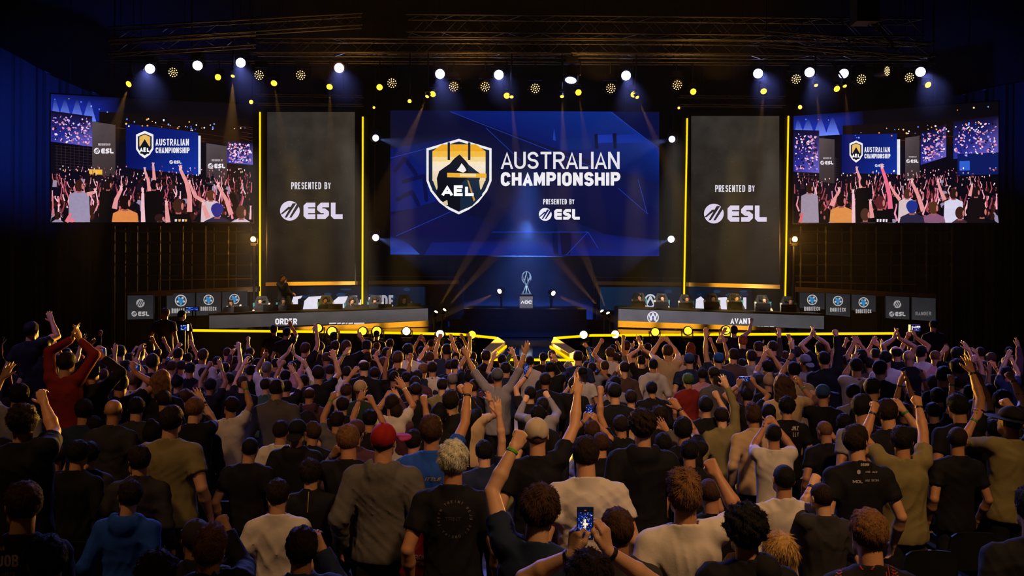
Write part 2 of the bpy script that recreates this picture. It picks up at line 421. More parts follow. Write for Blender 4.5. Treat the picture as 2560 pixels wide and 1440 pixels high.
        if P.get('locks') and not (hat0 and hs in ('short', 'full', 'quiff', 'buzz', 'balding')): out['hair'] = locks(out['hair'], HC, Rh, k, hs, P['locks'], rs)
    if P.get('beard'):
        H = Field(HC - .17, HC + .17, hh)
        H.ell(Hd(0, .036, -.078), V3(.064, .070, .062) * k, Rh, k=.01, planes=[((0, .03, -.060), (0, .25, 1))], noise=tuft(.003, 160))
        out['beard'] = H.mesh(1)
    hat = P.get('hat')
    if hat:
        H = Field(HC - .26, HC + .26, max(hh, .006))
        B = Field(HC - .26, HC + .26, max(hh * .75, .005))
        if hat in ('cap', 'back'):
            Rc = Rh @ rot('x', 4 if hat == 'cap' else -6)
            Cd = lambda *p: HC + Rc @ (V3(*p) * k)
            H.ell(Cd(0, -.006, .026), V3(.0905, .112, .100) * k, Rc, k=.01, planes=[((0, 0, -.044 if hat == 'cap' else -.030), (0, 0, -1))])
            if hat == 'back': H.ell(Cd(0, .115, -.004), V3(.042, .03, .036) * k, Rc, sub=True)
            elif P.get('open'):
                H.ell(Cd(0, -.118, -.010), V3(.036, .045, .022) * k, Rc, sub=True)
            sgn = 1 if hat == 'cap' else -1
            Rc = Rc @ rot('z', P.get('capyaw', 0))
            if hat == 'back':
                Rb = Rc @ rot('x', 38); q = Cd(0, -.120, -.042)
            else: Rb = Rc @ rot('x', -12 if not P.get('flatbrim') else 0); q = Cd(0, .128, .0)
            wx = .086 if P.get('flatbrim') else .078
            B.ell(q, V3(wx, .078, max(.0085, B.h * 1.5)) * k, Rb, k=.005, planes=[((0, -sgn * .035, 0), (0, -sgn, 0))])
            K = Field(HC - .15, HC + .16, .005)
            K.ell(Cd(0, -.006, .127), V3(.011, .011, .006) * k, Rc, k=.003)
            out['brim'] = B.mesh(1); out['button'] = K.mesh(1)
        elif hat == 'beanie':
            H.ell(Hd(0, -.008, .022), V3(.093, .115, .108) * k, Rh, k=.01, planes=[((0, .07, .0), (0, .5, -.86))])
            H.cone(Hd(0, -.02, .06), Hd(0, -.05, .125), .075 * k, .045 * k, k=.03)
        elif hat == 'wide':
            H.ell(Hd(0, -.006, .030), V3(.094, .115, .105) * k, Rh, k=.01, planes=[((0, 0, .005), (0, 0, -1))])
            B.ell(Hd(0, -.006, .018), V3(.205, .215, .011) * k, Rh, k=.01)
            out['brim'] = B.mesh(1)
        out['hat'] = H.mesh(1)
    return out
LOCK = {'short': (.017, .45), 'full': (.030, .35), 'quiff': (.030, .42), 'curly': (.021, .30), 'buzz': (.006, .7), 'balding': (.010, .4), 'long': (.075, .05), 'mane': (.045, .5), 'tail': (.045, .2), 'bob': (.05, .15)}
def locks(VQ, HC, Rh, k, style, n, rs):
    """fine tapering strands combed out of the hair volume, running down from the whorl"""
    vert, Q = VQ
    L0, lift = LOCK[style]
    nrm = np.zeros_like(vert); c = np.cross(vert[Q[:, 2]] - vert[Q[:, 0]], vert[Q[:, 3]] - vert[Q[:, 1]])
    for j in range(4):
        for a in range(3): nrm[:, a] += np.bincount(Q[:, j], c[:, a], len(vert))
    nrm /= np.linalg.norm(nrm, axis=1)[:, None] + 1e-9
    q = (vert - HC) @ Rh; out = ((nrm @ Rh) * q).sum(1) > .25 * np.linalg.norm(q, axis=1)
    cand = np.nonzero(out)[0]; idx = rs.choice(cand, n); P0 = vert[idx] - nrm[idx] * .002; N = nrm[idx]; q = q[idx]
    wh = Rh @ V3(.02, -.055, .10) * k + HC
    d = P0 - wh; d = d / (np.linalg.norm(d, axis=1)[:, None] + 1e-9) + rs.normal(size=d.shape) * (1.3 if style == 'curly' else (.05 if style in ('long', 'bob', 'tail') else .22)) + Rh @ V3(0, 0, {'quiff': .1, 'long': -2.2, 'bob': -2.0, 'tail': -1.2}.get(style, -.35))
    ph = np.sin(P0 @ (rs.normal(size=3) * 60))[:, None] * np.cross(N, d); d = d + ph * (.08 if style in ('long', 'bob', 'tail') else .45)
    d -= N * (d * N).sum(1)[:, None]; d /= np.linalg.norm(d, axis=1)[:, None] + 1e-9
    Ln = (L0 * k * rs.uniform(.6, 1.25, n))[:, None]; w = np.cross(N, d) * ((.0017 if L0 < .02 else .0022) * k * (1500 / n)**.35)
    curl = rs.normal(size=(n, 1)) * (.7 if style == 'curly' else (.07 if style in ('long', 'bob', 'tail') else .25))
    m = P0 + d * Ln * .5 + N * Ln * lift * .38 + np.cross(N, d) * Ln * curl * .25; e = P0 + d * Ln + N * Ln * lift * .45 + np.cross(N, d) * Ln * curl
    h = N * np.linalg.norm(w, axis=1)[:, None] * .9
    vs = np.concatenate([P0 - w, P0 + w, P0 + h, m - w * .8, m + w * .8, m + h * .8, e - w * .12, e + w * .12, e + h * .1]); b = len(vert); I = np.arange(n)
    F = [np.stack([b + I + n * x for x in f], 1) for f in ((0, 2, 5, 3), (2, 1, 4, 5), (3, 5, 8, 6), (5, 4, 7, 8))]
    return np.concatenate([vert, vs]), np.concatenate([Q] + F)
def face_tint(me, vert, HC, Rh, k, hair_rgb, stub):
    """eyes, brows, lips and stubble as the skin's own colours"""
    q = (vert - HC) @ Rh / k
    col = np.ones((len(vert), 4), np.float32)
    fr = q[:, 1] > .05
    for sd in (-1, 1):
        d = np.hypot((q[:, 0] - sd * .031) / .012, (q[:, 2] + .004) / .0065)
        m = fr & (d < 1); col[m, :3] = (.9, .9, .95)
        m = fr & (np.hypot(q[:, 0] - sd * .031, q[:, 2] + .004) < .0055); col[m, :3] = (.05, .04, .04)
        m = fr & (np.abs(q[:, 0] - sd * .032) < .021) & (np.abs(q[:, 2] - .021) < .005); col[m, :3] = (.25, .18, .15)
    m = fr & (np.abs(q[:, 0]) < .024) & (np.abs(q[:, 2] + .081) < .010) & (q[:, 1] > .085); col[m, :3] = (.85, .5, .48)
    if stub:
        m = (q[:, 2] < -.055) & (q[:, 2] > -.125) & (q[:, 1] > .0) & (np.abs(q[:, 2] + .081) > .010); col[m, :3] *= .62
    a = me.attributes.new('tint', 'FLOAT_COLOR', 'POINT')
    a.data.foreach_set('color', col.ravel())
PERSON_LEGS = {}
def add(name, me, mat, parent=None, loc=None, rz=None):
    o = bpy.data.objects.new(name, me); C.objects.link(o)
    if mat is not None:
        if len(me.materials) == 0: me.materials.append(mat)
        if me.materials[0] is not mat:
            o.material_slots[0].link = 'OBJECT'; o.material_slots[0].material = mat
    if parent is not None: o.parent = parent
    if loc is not None: o.location = loc
    if rz is not None: o.rotation_euler = (0, 0, rz)
    return o
def legs(kind='stand'):
    if kind in PERSON_LEGS: return PERSON_LEGS[kind]
    if kind == 'sit':
        F = Field((-.35, -.25, .38), (.35, .75, 1.1), .018); F.ell(V3(0, 0, .93), V3(.16, .12, .12), k=.05)
        for sd in (-1, 1): F.cone((sd * .09, .02, .90), (sd * .14, .46, .93), .09, .066, k=.03); F.cone((sd * .14, .46, .92), (sd * .14, .44, .50), .064, .052, k=.02)
        PERSON_LEGS[kind] = (quad_mesh('trousers', *F.mesh(1)), []); return PERSON_LEGS[kind]
    h = .016
    F = Field((-.3, -.25, -.02), (.3, .35, 1.02), h)
    F.ell(V3(0, .0, .87), V3(.140, .098, .10), k=.05)
    for sd in (-1, 1):
        F.cone((sd * .072, 0, .82), (sd * .10, .012, .50), .086, .068, k=.03)
        F.cone((sd * .10, .012, .50), (sd * .11, -.02, .10), .072, .060, k=.02)
    F.wrinkle(.006, 5, .5)
    tr = quad_mesh('trousers', *F.mesh(1))
    sh = []
    for sd in (-1, 1):
        G = Field((sd * .11 - .08, -.15, -.01), (sd * .11 + .08, .25, .16), .012)
        G.cone((sd * .11, -.03, .045), (sd * .125, .14, .040), .042, .042, k=.02, cut=((0, 0, .004), (0, 0, -1)))
        G.cone((sd * .11, -.03, .05), (sd * .11, -.02, .11), .045, .046, k=.02)
        sh.append(quad_mesh('shoe', *G.mesh(1)))
    PERSON_LEGS[kind] = (tr, sh)
    return PERSON_LEGS[kind]
def make_person(P, loc, rz=0.0, h=.01, label='', group=None):
    R = person_fields(P, h)
    vert, Q = R['skin']
    me = quad_mesh('person', vert, Q)
    face_tint(me, vert, R['HC'], R['Rh'], R['k'], P.get('haircol', '1a120c'), P.get('stubble', 0))
    o = add('person', me, SKIN[P.get('skin', 0)], None, loc, rz)
    o['label'] = label; o['category'] = 'person'
    if group: o['group'] = group
    top = {'tee': 't_shirt', 'long': 'long_sleeve_top', 'hood': 'hoodie', 'jacket': 'jacket', 'shirt': 'collared_shirt', 'tank': 'tank_top'}[P.get('top', 'tee')]
    t = add(top, quad_mesh(top, *R['top']), cloth(P.get('col', '101014'), P.get('fabric', 'cotton')), o)
    if 'hair' in R: add('hair', quad_mesh('hair', *R['hair']), hairmat(P.get('haircol', '1a120c')), o)
    if 'beard' in R: add('beard', quad_mesh('beard', *R['beard']), hairmat(P.get('haircol', '1a120c')), o)
    if 'hat' in R:
        nm = {'cap': 'cap', 'back': 'cap', 'beanie': 'beanie', 'wide': 'hat'}[P['hat']]
        c = cloth(P.get('hatcol', '14141a')); hb = add(nm, quad_mesh(nm, *R['hat']), c, o)
        if 'brim' in R: add('brim', quad_mesh('brim', *R['brim']), cloth(P.get('brimcol', P.get('hatcol', '14141a'))), hb)
        if 'button' in R: add('button', quad_mesh('button', *R['button']), c, hb)
    if P.get('legs', 1):
        tr, sh = legs(P.get('legkind', 'stand')); k = R['k']; b = P.get('bulk', 1.0)
        q = add('trousers', tr, cloth(P.get('trcol', '0e0f14')), o); q.scale = (k * b, k * b, k)
        if P.get('shoes'):
            for s_ in sh:
                q = add('shoe', s_, cloth('15130f'), o); q.scale = (k, k, k)
    return o, t, R
# ------------------------------------------------------------------ mesh helpers
class MB:
    def __init__(s): s.v, s.f, s.c = [], [], []
    def add(s, vs, fs, col=None):
        n = len(s.v); s.v += [tuple(p) for p in vs]
        for f in fs: s.f.append([n + i for i in f]); s.c.append(col)
        return s
    def box(s, lo, hi, bev=0.0):
        x0, y0, z0 = lo; x1, y1, z1 = hi
        P = [(x0, y0, z0), (x1, y0, z0), (x1, y1, z0), (x0, y1, z0), (x0, y0, z1), (x1, y0, z1), (x1, y1, z1), (x0, y1, z1)]
        return s.add(P, [(0, 3, 2, 1), (4, 5, 6, 7), (0, 1, 5, 4), (1, 2, 6, 5), (2, 3, 7, 6), (3, 0, 4, 7)])
    def obox(s, c, ax, ay, az):
        c, ax, ay, az = map(Vector, (c, ax, ay, az))
        P = [c + ax * i + ay * j + az * k for k in (-1, 1) for i, j in ((-1, -1), (1, -1), (1, 1), (-1, 1))]
        return s.add(P, [(0, 3, 2, 1), (4, 5, 6, 7), (0, 1, 5, 4), (1, 2, 6, 5), (2, 3, 7, 6), (3, 0, 4, 7)])
    def hexa(s, P): return s.add(P, [(0, 3, 2, 1), (4, 5, 6, 7), (0, 1, 5, 4), (1, 2, 6, 5), (2, 3, 7, 6), (3, 0, 4, 7)])
    def slab(s, pts, z0, z1):
        n = len(pts)
        return s.add([(x, y, z0) for x, y in pts] + [(x, y, z1) for x, y in pts], [tuple(range(n))[::-1], tuple(range(n, 2 * n))] + [(i, (i + 1) % n, n + (i + 1) % n, n + i) for i in range(n)])
    def lathe(s, o, ax, prof, n=20):
        o, ax = Vector(o), Vector(ax).normalized(); u = ax.orthogonal().normalized(); w = ax.cross(u)
        P = [o + ax * h + (u * math.cos(2 * math.pi * i / n) + w * math.sin(2 * math.pi * i / n)) * r for h, r in prof for i in range(n)]
        F = [(j * n + i, j * n + (i + 1) % n, (j + 1) * n + (i + 1) % n, (j + 1) * n + i) for j in range(len(prof) - 1) for i in range(n)]
        if prof[0][1] > 1e-5: F.append(tuple(range(n))[::-1])
        if prof[-1][1] > 1e-5: F.append(tuple(range((len(prof) - 1) * n, len(prof) * n)))
        return s.add(P, F)
    def tube(s, a, b, r, n=6):
        a, b = Vector(a), Vector(b); return s.lathe(a, b - a, [(0, r), ((b - a).length, r)], n)
    def path(s, pts, r, n=6):
        for a, b in zip(pts, pts[1:]): s.tube(a, b, r, n)
        return s
    def build(s, name, mat=None, parent=None, smooth=False, loc=None):
        me = bpy.data.meshes.new(name); me.from_pydata(s.v, [], s.f); me.update()
        if smooth:
            me.polygons.foreach_set('use_smooth', [True] * len(me.polygons)); me.set_sharp_from_angle(angle=math.radians(40))
        if any(c is not None for c in s.c):
            a = me.color_attributes.new('pix', 'FLOAT_COLOR', 'CORNER')
            cols = []
            for f, c in zip(s.f, s.c):
                L = lin(c) if isinstance(c, str) or not isinstance(c[0], str) else None
                for i in range(len(f)): cols += list(L if L else lin(c[i])) + [1]
            a.data.foreach_set('color', cols)
        o = bpy.data.objects.new(name, me); C.objects.link(o)
        if mat is not None: me.materials.append(mat)
        if parent is not None: o.parent = parent; o.matrix_parent_inverse = parent.matrix_world.inverted()
        if loc is not None: o.location = loc
        return o
def tag(o, label=None, cat=None, group=None, kind=None):
    for k_, v in (('label', label), ('category', cat), ('group', group), ('kind', kind)):
        if v: o[k_] = v
    return o
def empty(name, loc, label=None, cat=None, group=None):
    o = bpy.data.objects.new(name, None); C.objects.link(o); o.location = loc; o.empty_display_size = .1
    o.matrix_world = Matrix.Translation(loc)
    return tag(o, label, cat, group)
def structure(o): o['kind'] = 'structure'; return o
def pixmat(name='screen_pixels', strength=1.0, grain=0.0, gscale=300):
    if name in MATS: return MATS[name]
    m, o, N, L = nodes(name)
    e = N('Emission', Strength=strength); at = N('Attribute', attribute_name='pix'); L(e.outputs[0], o.inputs[0])
    tc = N('TexCoord'); nz = N('TexNoise', Scale=gscale, Detail=2.0); L(tc.outputs['Object'], nz.inputs['Vector'])
    mr = N('MapRange'); mr.inputs[3].default_value = 1 - grain; mr.inputs[4].default_value = 1 + grain; L(nz.outputs['Fac'], mr.inputs[0])
    mx = N('MixRGB', blend_type='MULTIPLY'); mx.inputs[0].default_value = 1; L(at.outputs['Color'], mx.inputs[1]); L(mr.outputs[0], mx.inputs[2]); L(mx.outputs[0], e.inputs['Color'])
    MATS[name] = m; return m
# ------------------------------------------------------------------ stroke letters (unit cell 0..1 x 0..1)
def arc(cx, cy, rx, ry, a0, a1, n=8):
    return [(cx + rx * math.cos(math.radians(a0 + (a1 - a0) * i / n)), cy + ry * math.sin(math.radians(a0 + (a1 - a0) * i / n))) for i in range(n + 1)]
rO = .30
GL = {
 'A': [[(-.06, -.12), (.5, 1.06), (1.06, -.12)], [(.16, .27), (.84, .27)]], '^': [[(-.06, -.12), (.5, 1.06), (1.06, -.12)]], 'B': [[(.6, 0), (0, 0), (0, 1), (.6, 1)] + arc(.62, .77, .34, .23, 90, -90) + [(0, .54)], [(.6, .54)] + arc(.62, .27, .38, .27, 90, -90)],
 'C': [[(1, .28)] + arc(.5, rO, .5, rO, 0, -180) + arc(.5, 1 - rO, .5, rO, 180, 0) + [(1, .72)]], 'D': [[(0, 0), (0, 1), (.45, 1)] + arc(.45, .65, .55, .35, 90, 0) + arc(.45, .35, .55, .35, 0, -90) + [(0, 0), (0, .1)]],
 'E': [[(1, 1), (0, 1), (0, 0), (1, 0)], [(0, .52), (.88, .52)]], 'F': [[(1, 1), (0, 1), (0, 0)], [(0, .5), (.85, .5)]],
 'G': [[(1, .72)] + arc(.5, 1 - rO, .5, rO, 0, 180) + arc(.5, rO, .5, rO, 180, 360) + [(1, .48), (.55, .48)]], 'H': [[(0, -.1), (0, 1.1)], [(1, -.1), (1, 1.1)], [(0, .52), (1, .52)]],
 'I': [[(.5, -.1), (.5, 1.1)]], 'J': [[(1, 1), (1, .3)] + arc(.5, rO, .5, rO, 0, -180)], 'K': [[(0, 0), (0, 1)], [(1, 1), (.05, .42)], [(.35, .6), (1, 0)]], 'L': [[(0, 1), (0, 0), (1, 0)]],
 'M': [[(0, -.1), (0, 1.1)], [(0, 1.1), (.5, .28), (1, 1.1)], [(1, 1.1), (1, -.1)]], 'N': [[(0, -.1), (0, 1.1)], [(0, 1.05), (1, -.05)], [(1, -.1), (1, 1.1)]], 'O': [arc(.5, 1 - rO, .5, rO, 0, 180) + arc(.5, rO, .5, rO, 180, 360) + [(1, 1 - rO)]],
 'P': [[(0, -.1), (0, 1), (.55, 1)] + arc(.6, .73, .4, .27, 90, -90) + [(0, .46)]], 'R': [[(0, -.1), (0, 1), (.55, 1)] + arc(.6, .74, .4, .26, 90, -90) + [(0, .48)], [(.5, .48), (1.05, -.12)]],
 'S': [[(.97, .76)] + arc(.5, .76, .46, .24, 10, 180) + arc(.5, .76, .46, .25, 180, 250, 4) + arc(.5, .25, .48, .26, 70, 0, 4) + arc(.5, .25, .48, .25, 0, -175)],
 'T': [[(-.1, 1), (1.1, 1)], [(.5, 1), (.5, -.1)]], 'U': [[(0, 1.1), (0, rO)] + arc(.5, rO, .5, rO, 180, 360) + [(1, 1.1)]], 'V': [[(-.05, 1.1), (.5, -.06), (1.05, 1.1)]], 'X': [[(0, 0), (1, 1)], [(0, 1), (1, 0)]],
 'Y': [[(0, 1), (.5, .45), (1, 1)], [(.5, .45), (.5, 0)]], 'Z': [[(0, 1), (1, 1), (0, 0), (1, 0)]], '8': [arc(.5, .76, .42, .24, -90, 270, 14), arc(.5, .26, .5, .26, 90, 450, 14)], '0': [arc(.5, 1 - rO, .5, rO, 0, 180) + arc(.5, rO, .5, rO, 180, 360) + [(1, 1 - rO)]],
 '1': [[(.15, .75), (.55, 1), (.55, 0)]], '.': [[(.4, 0), (.4, .06)]], '-': [[(.1, .5), (.9, .5)]], 'W': [[(0, 1), (.25, 0), (.5, .8), (.75, 0), (1, 1)]],
}
GW = {'I': .28, 'M': 1.25, 'W': 1.4, ' ': .55, '1': .6, '.': .3, 'L': .86, 'E': .88, 'F': .86, 'J': .8}
def strokes(pts, th):
    """a polyline as a ribbon of quads with mitred joints"""
    P = [Vector(p) for p in pts]; P = [p for i, p in enumerate(P) if i == 0 or (p - P[i - 1]).length > 1e-6]
    closed = (P[0] - P[-1]).length < 1e-6 and len(P) > 3
    if closed: P = P[:-1]
    n = len(P); out = []; L = []; R = []
    for i in range(n):
        d0 = (P[i] - P[i - 1]).normalized() if (i > 0 or closed) else (P[1] - P[0]).normalized()
        d1 = (P[(i + 1) % n] - P[i]).normalized() if (i < n - 1 or closed) else d0
        n0 = Vector((-d0.y, d0.x)); n1 = Vector((-d1.y, d1.x)); m = n0 + n1
        m = n0 if m.length < .35 else m / m.length_squared * 2
        if m.length > 2.2: m = m.normalized() * 2.2
        L.append(P[i] + m * th / 2); R.append(P[i] - m * th / 2)
    for i in range(n if closed else n - 1):
        j = (i + 1) % n; out.append([R[i], R[j], L[j], L[i]])
    return out
def text_polys(txt, x, y, h, width, th, gap=.085, slant=0.0, squash=None):
    """letters whose caps are h high, the whole line fitted into WIDTH, strokes TH thick; returns 2D polygons"""
    ws = [GW.get(ch, 1.0) for ch in txt]; sp = th + h * gap; n = len(txt)
    k = (width - th - (n - 1) * sp) / sum(w if ch != 'I' else .02 for w, ch in zip(ws, txt)); out = []; cx = x + th / 2
    for ch, w in zip(txt, ws):
        if ch == 'I': w = .02
        x0_, cx = cx, cx + k * w + sp
        for st in GL.get(ch, []):
            q = [(x0_ + k * w * p[0], y + th / 2 + (h - th) * p[1]) for p in st]
            q = [(a_ + slant * (b_ - y), b_) for a_, b_ in q]
            if squash: q = [squash(*p) for p in q]
            out += [[(p[0], min(max(p[1], y), y + h)) for p in g] for g in strokes(q, th)]
    return out
class Pic:
    """flat pieces of a screen picture, drawn in picture positions on the plane of the screen"""
    def __init__(s, depth): s.m = MB(); s.depth = depth; s.n = 0
    def P(s, px, py, lay): return W(px, py, s.depth(px) - lay * .004)
    def poly(s, pts, col, lay=1):
        s.m.add([s.P(x, y, lay + .0015 * s.n) for x, y in pts], [tuple(range(len(pts)))[::-1]], col); s.n += 1
    def disc(s, cx, cy, rx, ry, col, lay=1, n=14, rot=0):
        c, d = math.cos(rot), math.sin(rot)
        s.poly([(cx + rx * c * math.cos(a) - ry * d * math.sin(a), cy + rx * d * math.cos(a) + ry * c * math.sin(a)) for a in (2 * math.pi * i / n for i in range(n))], col, lay)
    def limb(s, pts, w0, w1, col, lay=1):
        n = len(pts)
        for i, (a, b) in enumerate(zip(pts, pts[1:])):
            d = Vector(b) - Vector(a); q = Vector((-d.y, d.x)).normalized(); r0 = w0 + (w1 - w0) * i / (n - 1); r1 = w0 + (w1 - w0) * (i + 1) / (n - 1)
            s.poly([Vector(a) + q * r0, Vector(b) + q * r1, Vector(b) - q * r1, Vector(a) - q * r0], col, lay)
            s.disc(b[0], b[1], r1, r1, col, lay, 8)
    def text(s, txt, x, ybase, h, width, th, col, lay=3, slant=0.0):
        for q in text_polys(txt, x, 0, h, width, th, slant=slant): s.poly([(p[0], ybase - p[1]) for p in q][::-1], col, lay)
    def build(s, name, parent, mat): return s.m.build(name, mat, parent)
def esl(pic, x, y, w, col, bg, lay=3):
    """disc with three slanting bars beside three wide letters; x, y = left and middle of a mark w wide"""
    r = w * .155; cx = x + r
    pic.disc(cx, y, r, r, col, lay, 28)
    for a, (dx, l) in enumerate(((-.50, .50), (-.06, .95), (.42, .95))):
        t = .10 * r
        x0, y0 = cx + dx * r - .36 * r, y + l * r * .72; x1, y1 = cx + dx * r + .50 * r, y - l * r * .80
        pic.poly([(x0 - t * 1.2, y0), (x0 + t * 1.0, y0), (x1 + t * 2.1, y1), (x1 - t * 1.6, y1)], bg, lay + .4)
    hh = w * .255; th = w * .072; x0 = x + w * .37
    wl = w * .185
    def bar(a, b, c, d): pic.poly([(a, b), (c, b), (c, d), (a, d)], col, lay)
    yt, yb = y - hh / 2, y + hh / 2
    e = hh * .18
    pic.poly([(x0 + e, yt), (x0 + wl, yt), (x0 + wl, yt + th), (x0 + th, yt + th), (x0 + th, yb - th), (x0 + wl, yb - th), (x0 + wl, yb), (x0 + e, yb), (x0, yb - e), (x0, yt + e)], col, lay)
    bar(x0 + th, y - th / 2, x0 + wl * .97, y + th / 2)
    x1 = x0 + w * .215
    for q in strokes([(x1 + wl, yt + th / 2), (x1 + th, yt + th / 2), (x1 + th / 2, yt + th), (x1 + th / 2, y - th * .4), (x1 + th, y), (x1 + wl - th, y), (x1 + wl - th / 2, y + th * .4), (x1 + wl - th / 2, yb - th), (x1 + wl - th, yb - th / 2), (x1, yb - th / 2)], th): pic.poly([tuple(p) for p in q], col, lay)
    x2 = x1 + w * .215
    pic.poly([(x2, yt), (x2 + th, yt), (x2 + th, yb - th), (x2 + wl, yb - th), (x2 + wl, yb), (x2 + e, yb), (x2, yb - e)], col, lay)
# ------------------------------------------------------------------ the hall
black = surf('black_paint', '0b0b0d', .7, vary=.2); steel = surf('dark_aluminium', '5a5855', .42, .85, vary=.15)
blackm = surf('black_metal', '121214', .45, .3, vary=.2); housing = surf('fixture_plastic', '101013', .38, vary=.1)
drape = surf('black_drape', '1a1a22', .95, vary=.3, stretch=(1, 1, .05), scale=3, bump=.6, bscale=5)
concrete = surf('dark_concrete', '191817', .55, vary=.3, scale=1.5)
gloss = surf('gloss_black_stage', '0b0d14', .06, vary=.2, scale=2, spec=.8)
wood = surf('stage_wood', 'b4903e', .45, vary=.22, scale=5, stretch=(.3, 3, 3), spec=.5)
structure(MB().box((-30, -8, -.2), (30, 40, 0)).build('floor', concrete))
structure(MB().box((-30, 38, 0), (30, 38.3, 17)).build('wall_back', drape))
structure(MB().box((-30.3, -8, 0), (-30, 38, 17)).build('wall_left', drape)); structure(MB().box((30, -8, 0), (30.3, 38, 17)).build('wall_right', drape))
structure(MB().box((-30, -8.3, 0), (30, -8, 17)).build('wall_rear', drape)); structure(MB().box((-30, -8, 17), (30, 38.3, 17.3)).build('ceiling', black))
ZS = 1.2
EDGE = [W(428, 829.5, 28.7), W(900, 832.5, 28.0), W(1150, 836.5, 27.2), W(1240, 845, 25.5)]
EDGER = [W(1385, 845, 25.5), W(1480, 838.5, 26.9), W(1800, 836, 27.6), W(2236, 836.5, 28.6)]
fr = [(p.x, p.y) for p in EDGE] + [(p.x, p.y) for p in EDGER]
structure(MB().slab([(-13.5, 37)] + [(-13.5, 28.9)] + fr + [(14.8, 28.9), (14.8, 37)], 0, ZS).build('floor_stage', gloss))
CW = [W(1240, 843, 25.8), W(1227, 897, 18.8), W(1428, 897, 18.8), W(1385, 843, 25.8)]
structure(MB().slab([(CW[0].x, 25.9), (CW[1].x, 18.8), (CW[2].x, 18.8), (CW[3].x, 25.9)], 0, ZS).build('floor_catwalk', gloss))
yel = glow('yellow_led', 'ffc400', 1.5, True)
def strip(pts, r, label, name='led_strip'):
    e = empty(name, pts[0], label, 'light strip')
    MB().path(pts, r, 8).build('diffuser_tube', yel, e)
    MB().path([Vector(p) + Vector((0, .05, -.02)) for p in pts], r * 1.1, 6).build('channel', blackm, e)
    return e
front = lambda P, dz=0: [Vector((p.x, p.y - .03, ZS + dz)) for p in P]
strip(front(EDGE), .042, 'long yellow light strip along the stage lip, under the ORDER desk')
strip(front(EDGER), .042, 'long yellow light strip along the stage lip, under the AVANT desk')
strip([Vector((CW[1].x - .1, 18.75, ZS - .02)), Vector((CW[2].x + .1, 18.75, ZS - .02))], .03, 'short yellow light strip across the end of the catwalk')
for sgn, lb, (oa, ob, ib, ia) in ((-1, 'ORDER', ((1244, 842), (1209, 874), (1228, 882), (1263, 855))), (1, 'AVANT', ((1386, 842), (1441, 877), (1424, 884), (1378, 856)))):
    Pg = []
    for x, y in (oa, ob, ib, ia):
        Y_ = FPX * (CAMH - ZS - .12) / (y - HOR - ROLL * (x - 1280)); Pg.append(W(x, y, Y_))
    e = empty('edge_board', (Pg[0].x, Pg[0].y, ZS), f'gold lit wooden edge board flaring along the catwalk, {lb} side', 'edge board')
    m = MB(); lo = [(p.x, p.y, ZS - .25) for p in Pg]; m.hexa(lo + [tuple(p) for p in Pg]) if sgn < 0 else m.hexa(lo[::-1] + [tuple(p) for p in Pg[::-1]])
    m.build('board', wood, e)
    q0, q1 = Pg[3] + Vector((-.03 * sgn, -.05, -.1)), Pg[2] + Vector((-.03 * sgn, -.05, -.1)); MB().tube(q0, q1, .022).build('diffuser_tube', yel, e)
# ------------------------------------------------------------------ main screen
blk = surf('screen_frame', '08080a', .5)
def screen_thing(name, label, x0, y0, x1, y1, depth, bottom=None, thick=.16):
    e = empty(name, W((x0 + x1) / 2, y1[0] if isinstance(y1, tuple) else y1, depth((x0 + x1) / 2)), label, 'screen')
    y0l, y0r = y0 if isinstance(y0, tuple) else (y0, y0); y1l, y1r = y1 if isinstance(y1, tuple) else (y1, y1)
    g = 3
    P = lambda x, y, d: W(x, y, depth(x) + d)
    MB().hexa([P(x0 - g, y1l + g, .01), P(x1 + g, y1r + g, .01), P(x1 + g, y1r + g, thick), P(x0 - g, y1l + g, thick), P(x0 - g, y0l - g, .01), P(x1 + g, y0r - g, .01), P(x1 + g, y0r - g, thick), P(x0 - g, y0l - g, thick)]).build('cabinet', blk, e)
    return e
YM = 33.0
ms = screen_thing('led_screen', 'wide blue central screen reading AUSTRALIAN CHAMPIONSHIP', 976, (276, 280), 1648, (637, 640), lambda x: YM)
pic = Pic(lambda x: YM)
pic.poly([(976, 276), (1648, 280), (1648, 640), (976, 637)], ['060a2a', '0a1a55', '0e0f3a', '070e4a'], .2)
for pts, col in (([(976, 276), (1120, 277), (1500, 425), (1648, 530), (1648, 640), (1300, 500), (976, 372)], ['120f26', '0a0f30', '060c3c', '0b1048', '08104a', '04082e', '0a0c2a']),
    ([(976, 372), (1150, 340), (1220, 470), (1180, 500), (976, 530)], ['081660', '0a1c78', '061060', '040c44', '071458']),
    ([(1120, 277), (1530, 279), (1648, 375), (1648, 460), (1440, 390)], ['06103c', '071552', '0a2a88', '0a2a80', '061566']),
    ([(1530, 279), (1648, 280), (1648, 372)], '060d3c'), ([(976, 538), (1100, 500), (1300, 600), (1350, 639), (976, 637)], ['050b3c', '040a38', '060e48', '0a1240', '14124a']),
    ([(1080, 606), (1400, 600), (1460, 580), (1648, 600), (1648, 640), (1060, 638)], ['0a1668', '0b1a76', '0a1458', '0c1458', '160f38', '0c1660']),
    ([(1385, 320), (1382, 350), (1390, 352)], '1a3aa0'), ([(1400, 350), (1480, 345), (1478, 372), (1402, 376)], '0a226a'), ([(1492, 338), (1530, 336), (1532, 356), (1492, 358)], '1230a0'), ([(1540, 338), (1600, 334), (1606, 356), (1540, 358)], '0f2b90'),
    ([(1486, 335), (1494, 335), (1496, 372), (1488, 372)], '040a2c'), ([(1532, 333), (1541, 333), (1542, 372), (1534, 372)], '040a2c'), ([(1380, 590), (1392, 560), (1396, 636), (1384, 636)], '050a38'), ([(1400, 580), (1430, 578), (1426, 636), (1404, 637)], '040930'),
    ([(976, 590), (1020, 608), (1050, 636), (976, 636)], ['16389a', '2a4ab0', '0a1a70', '0c1a66'])):
    pic.poly(pts, col, .5)
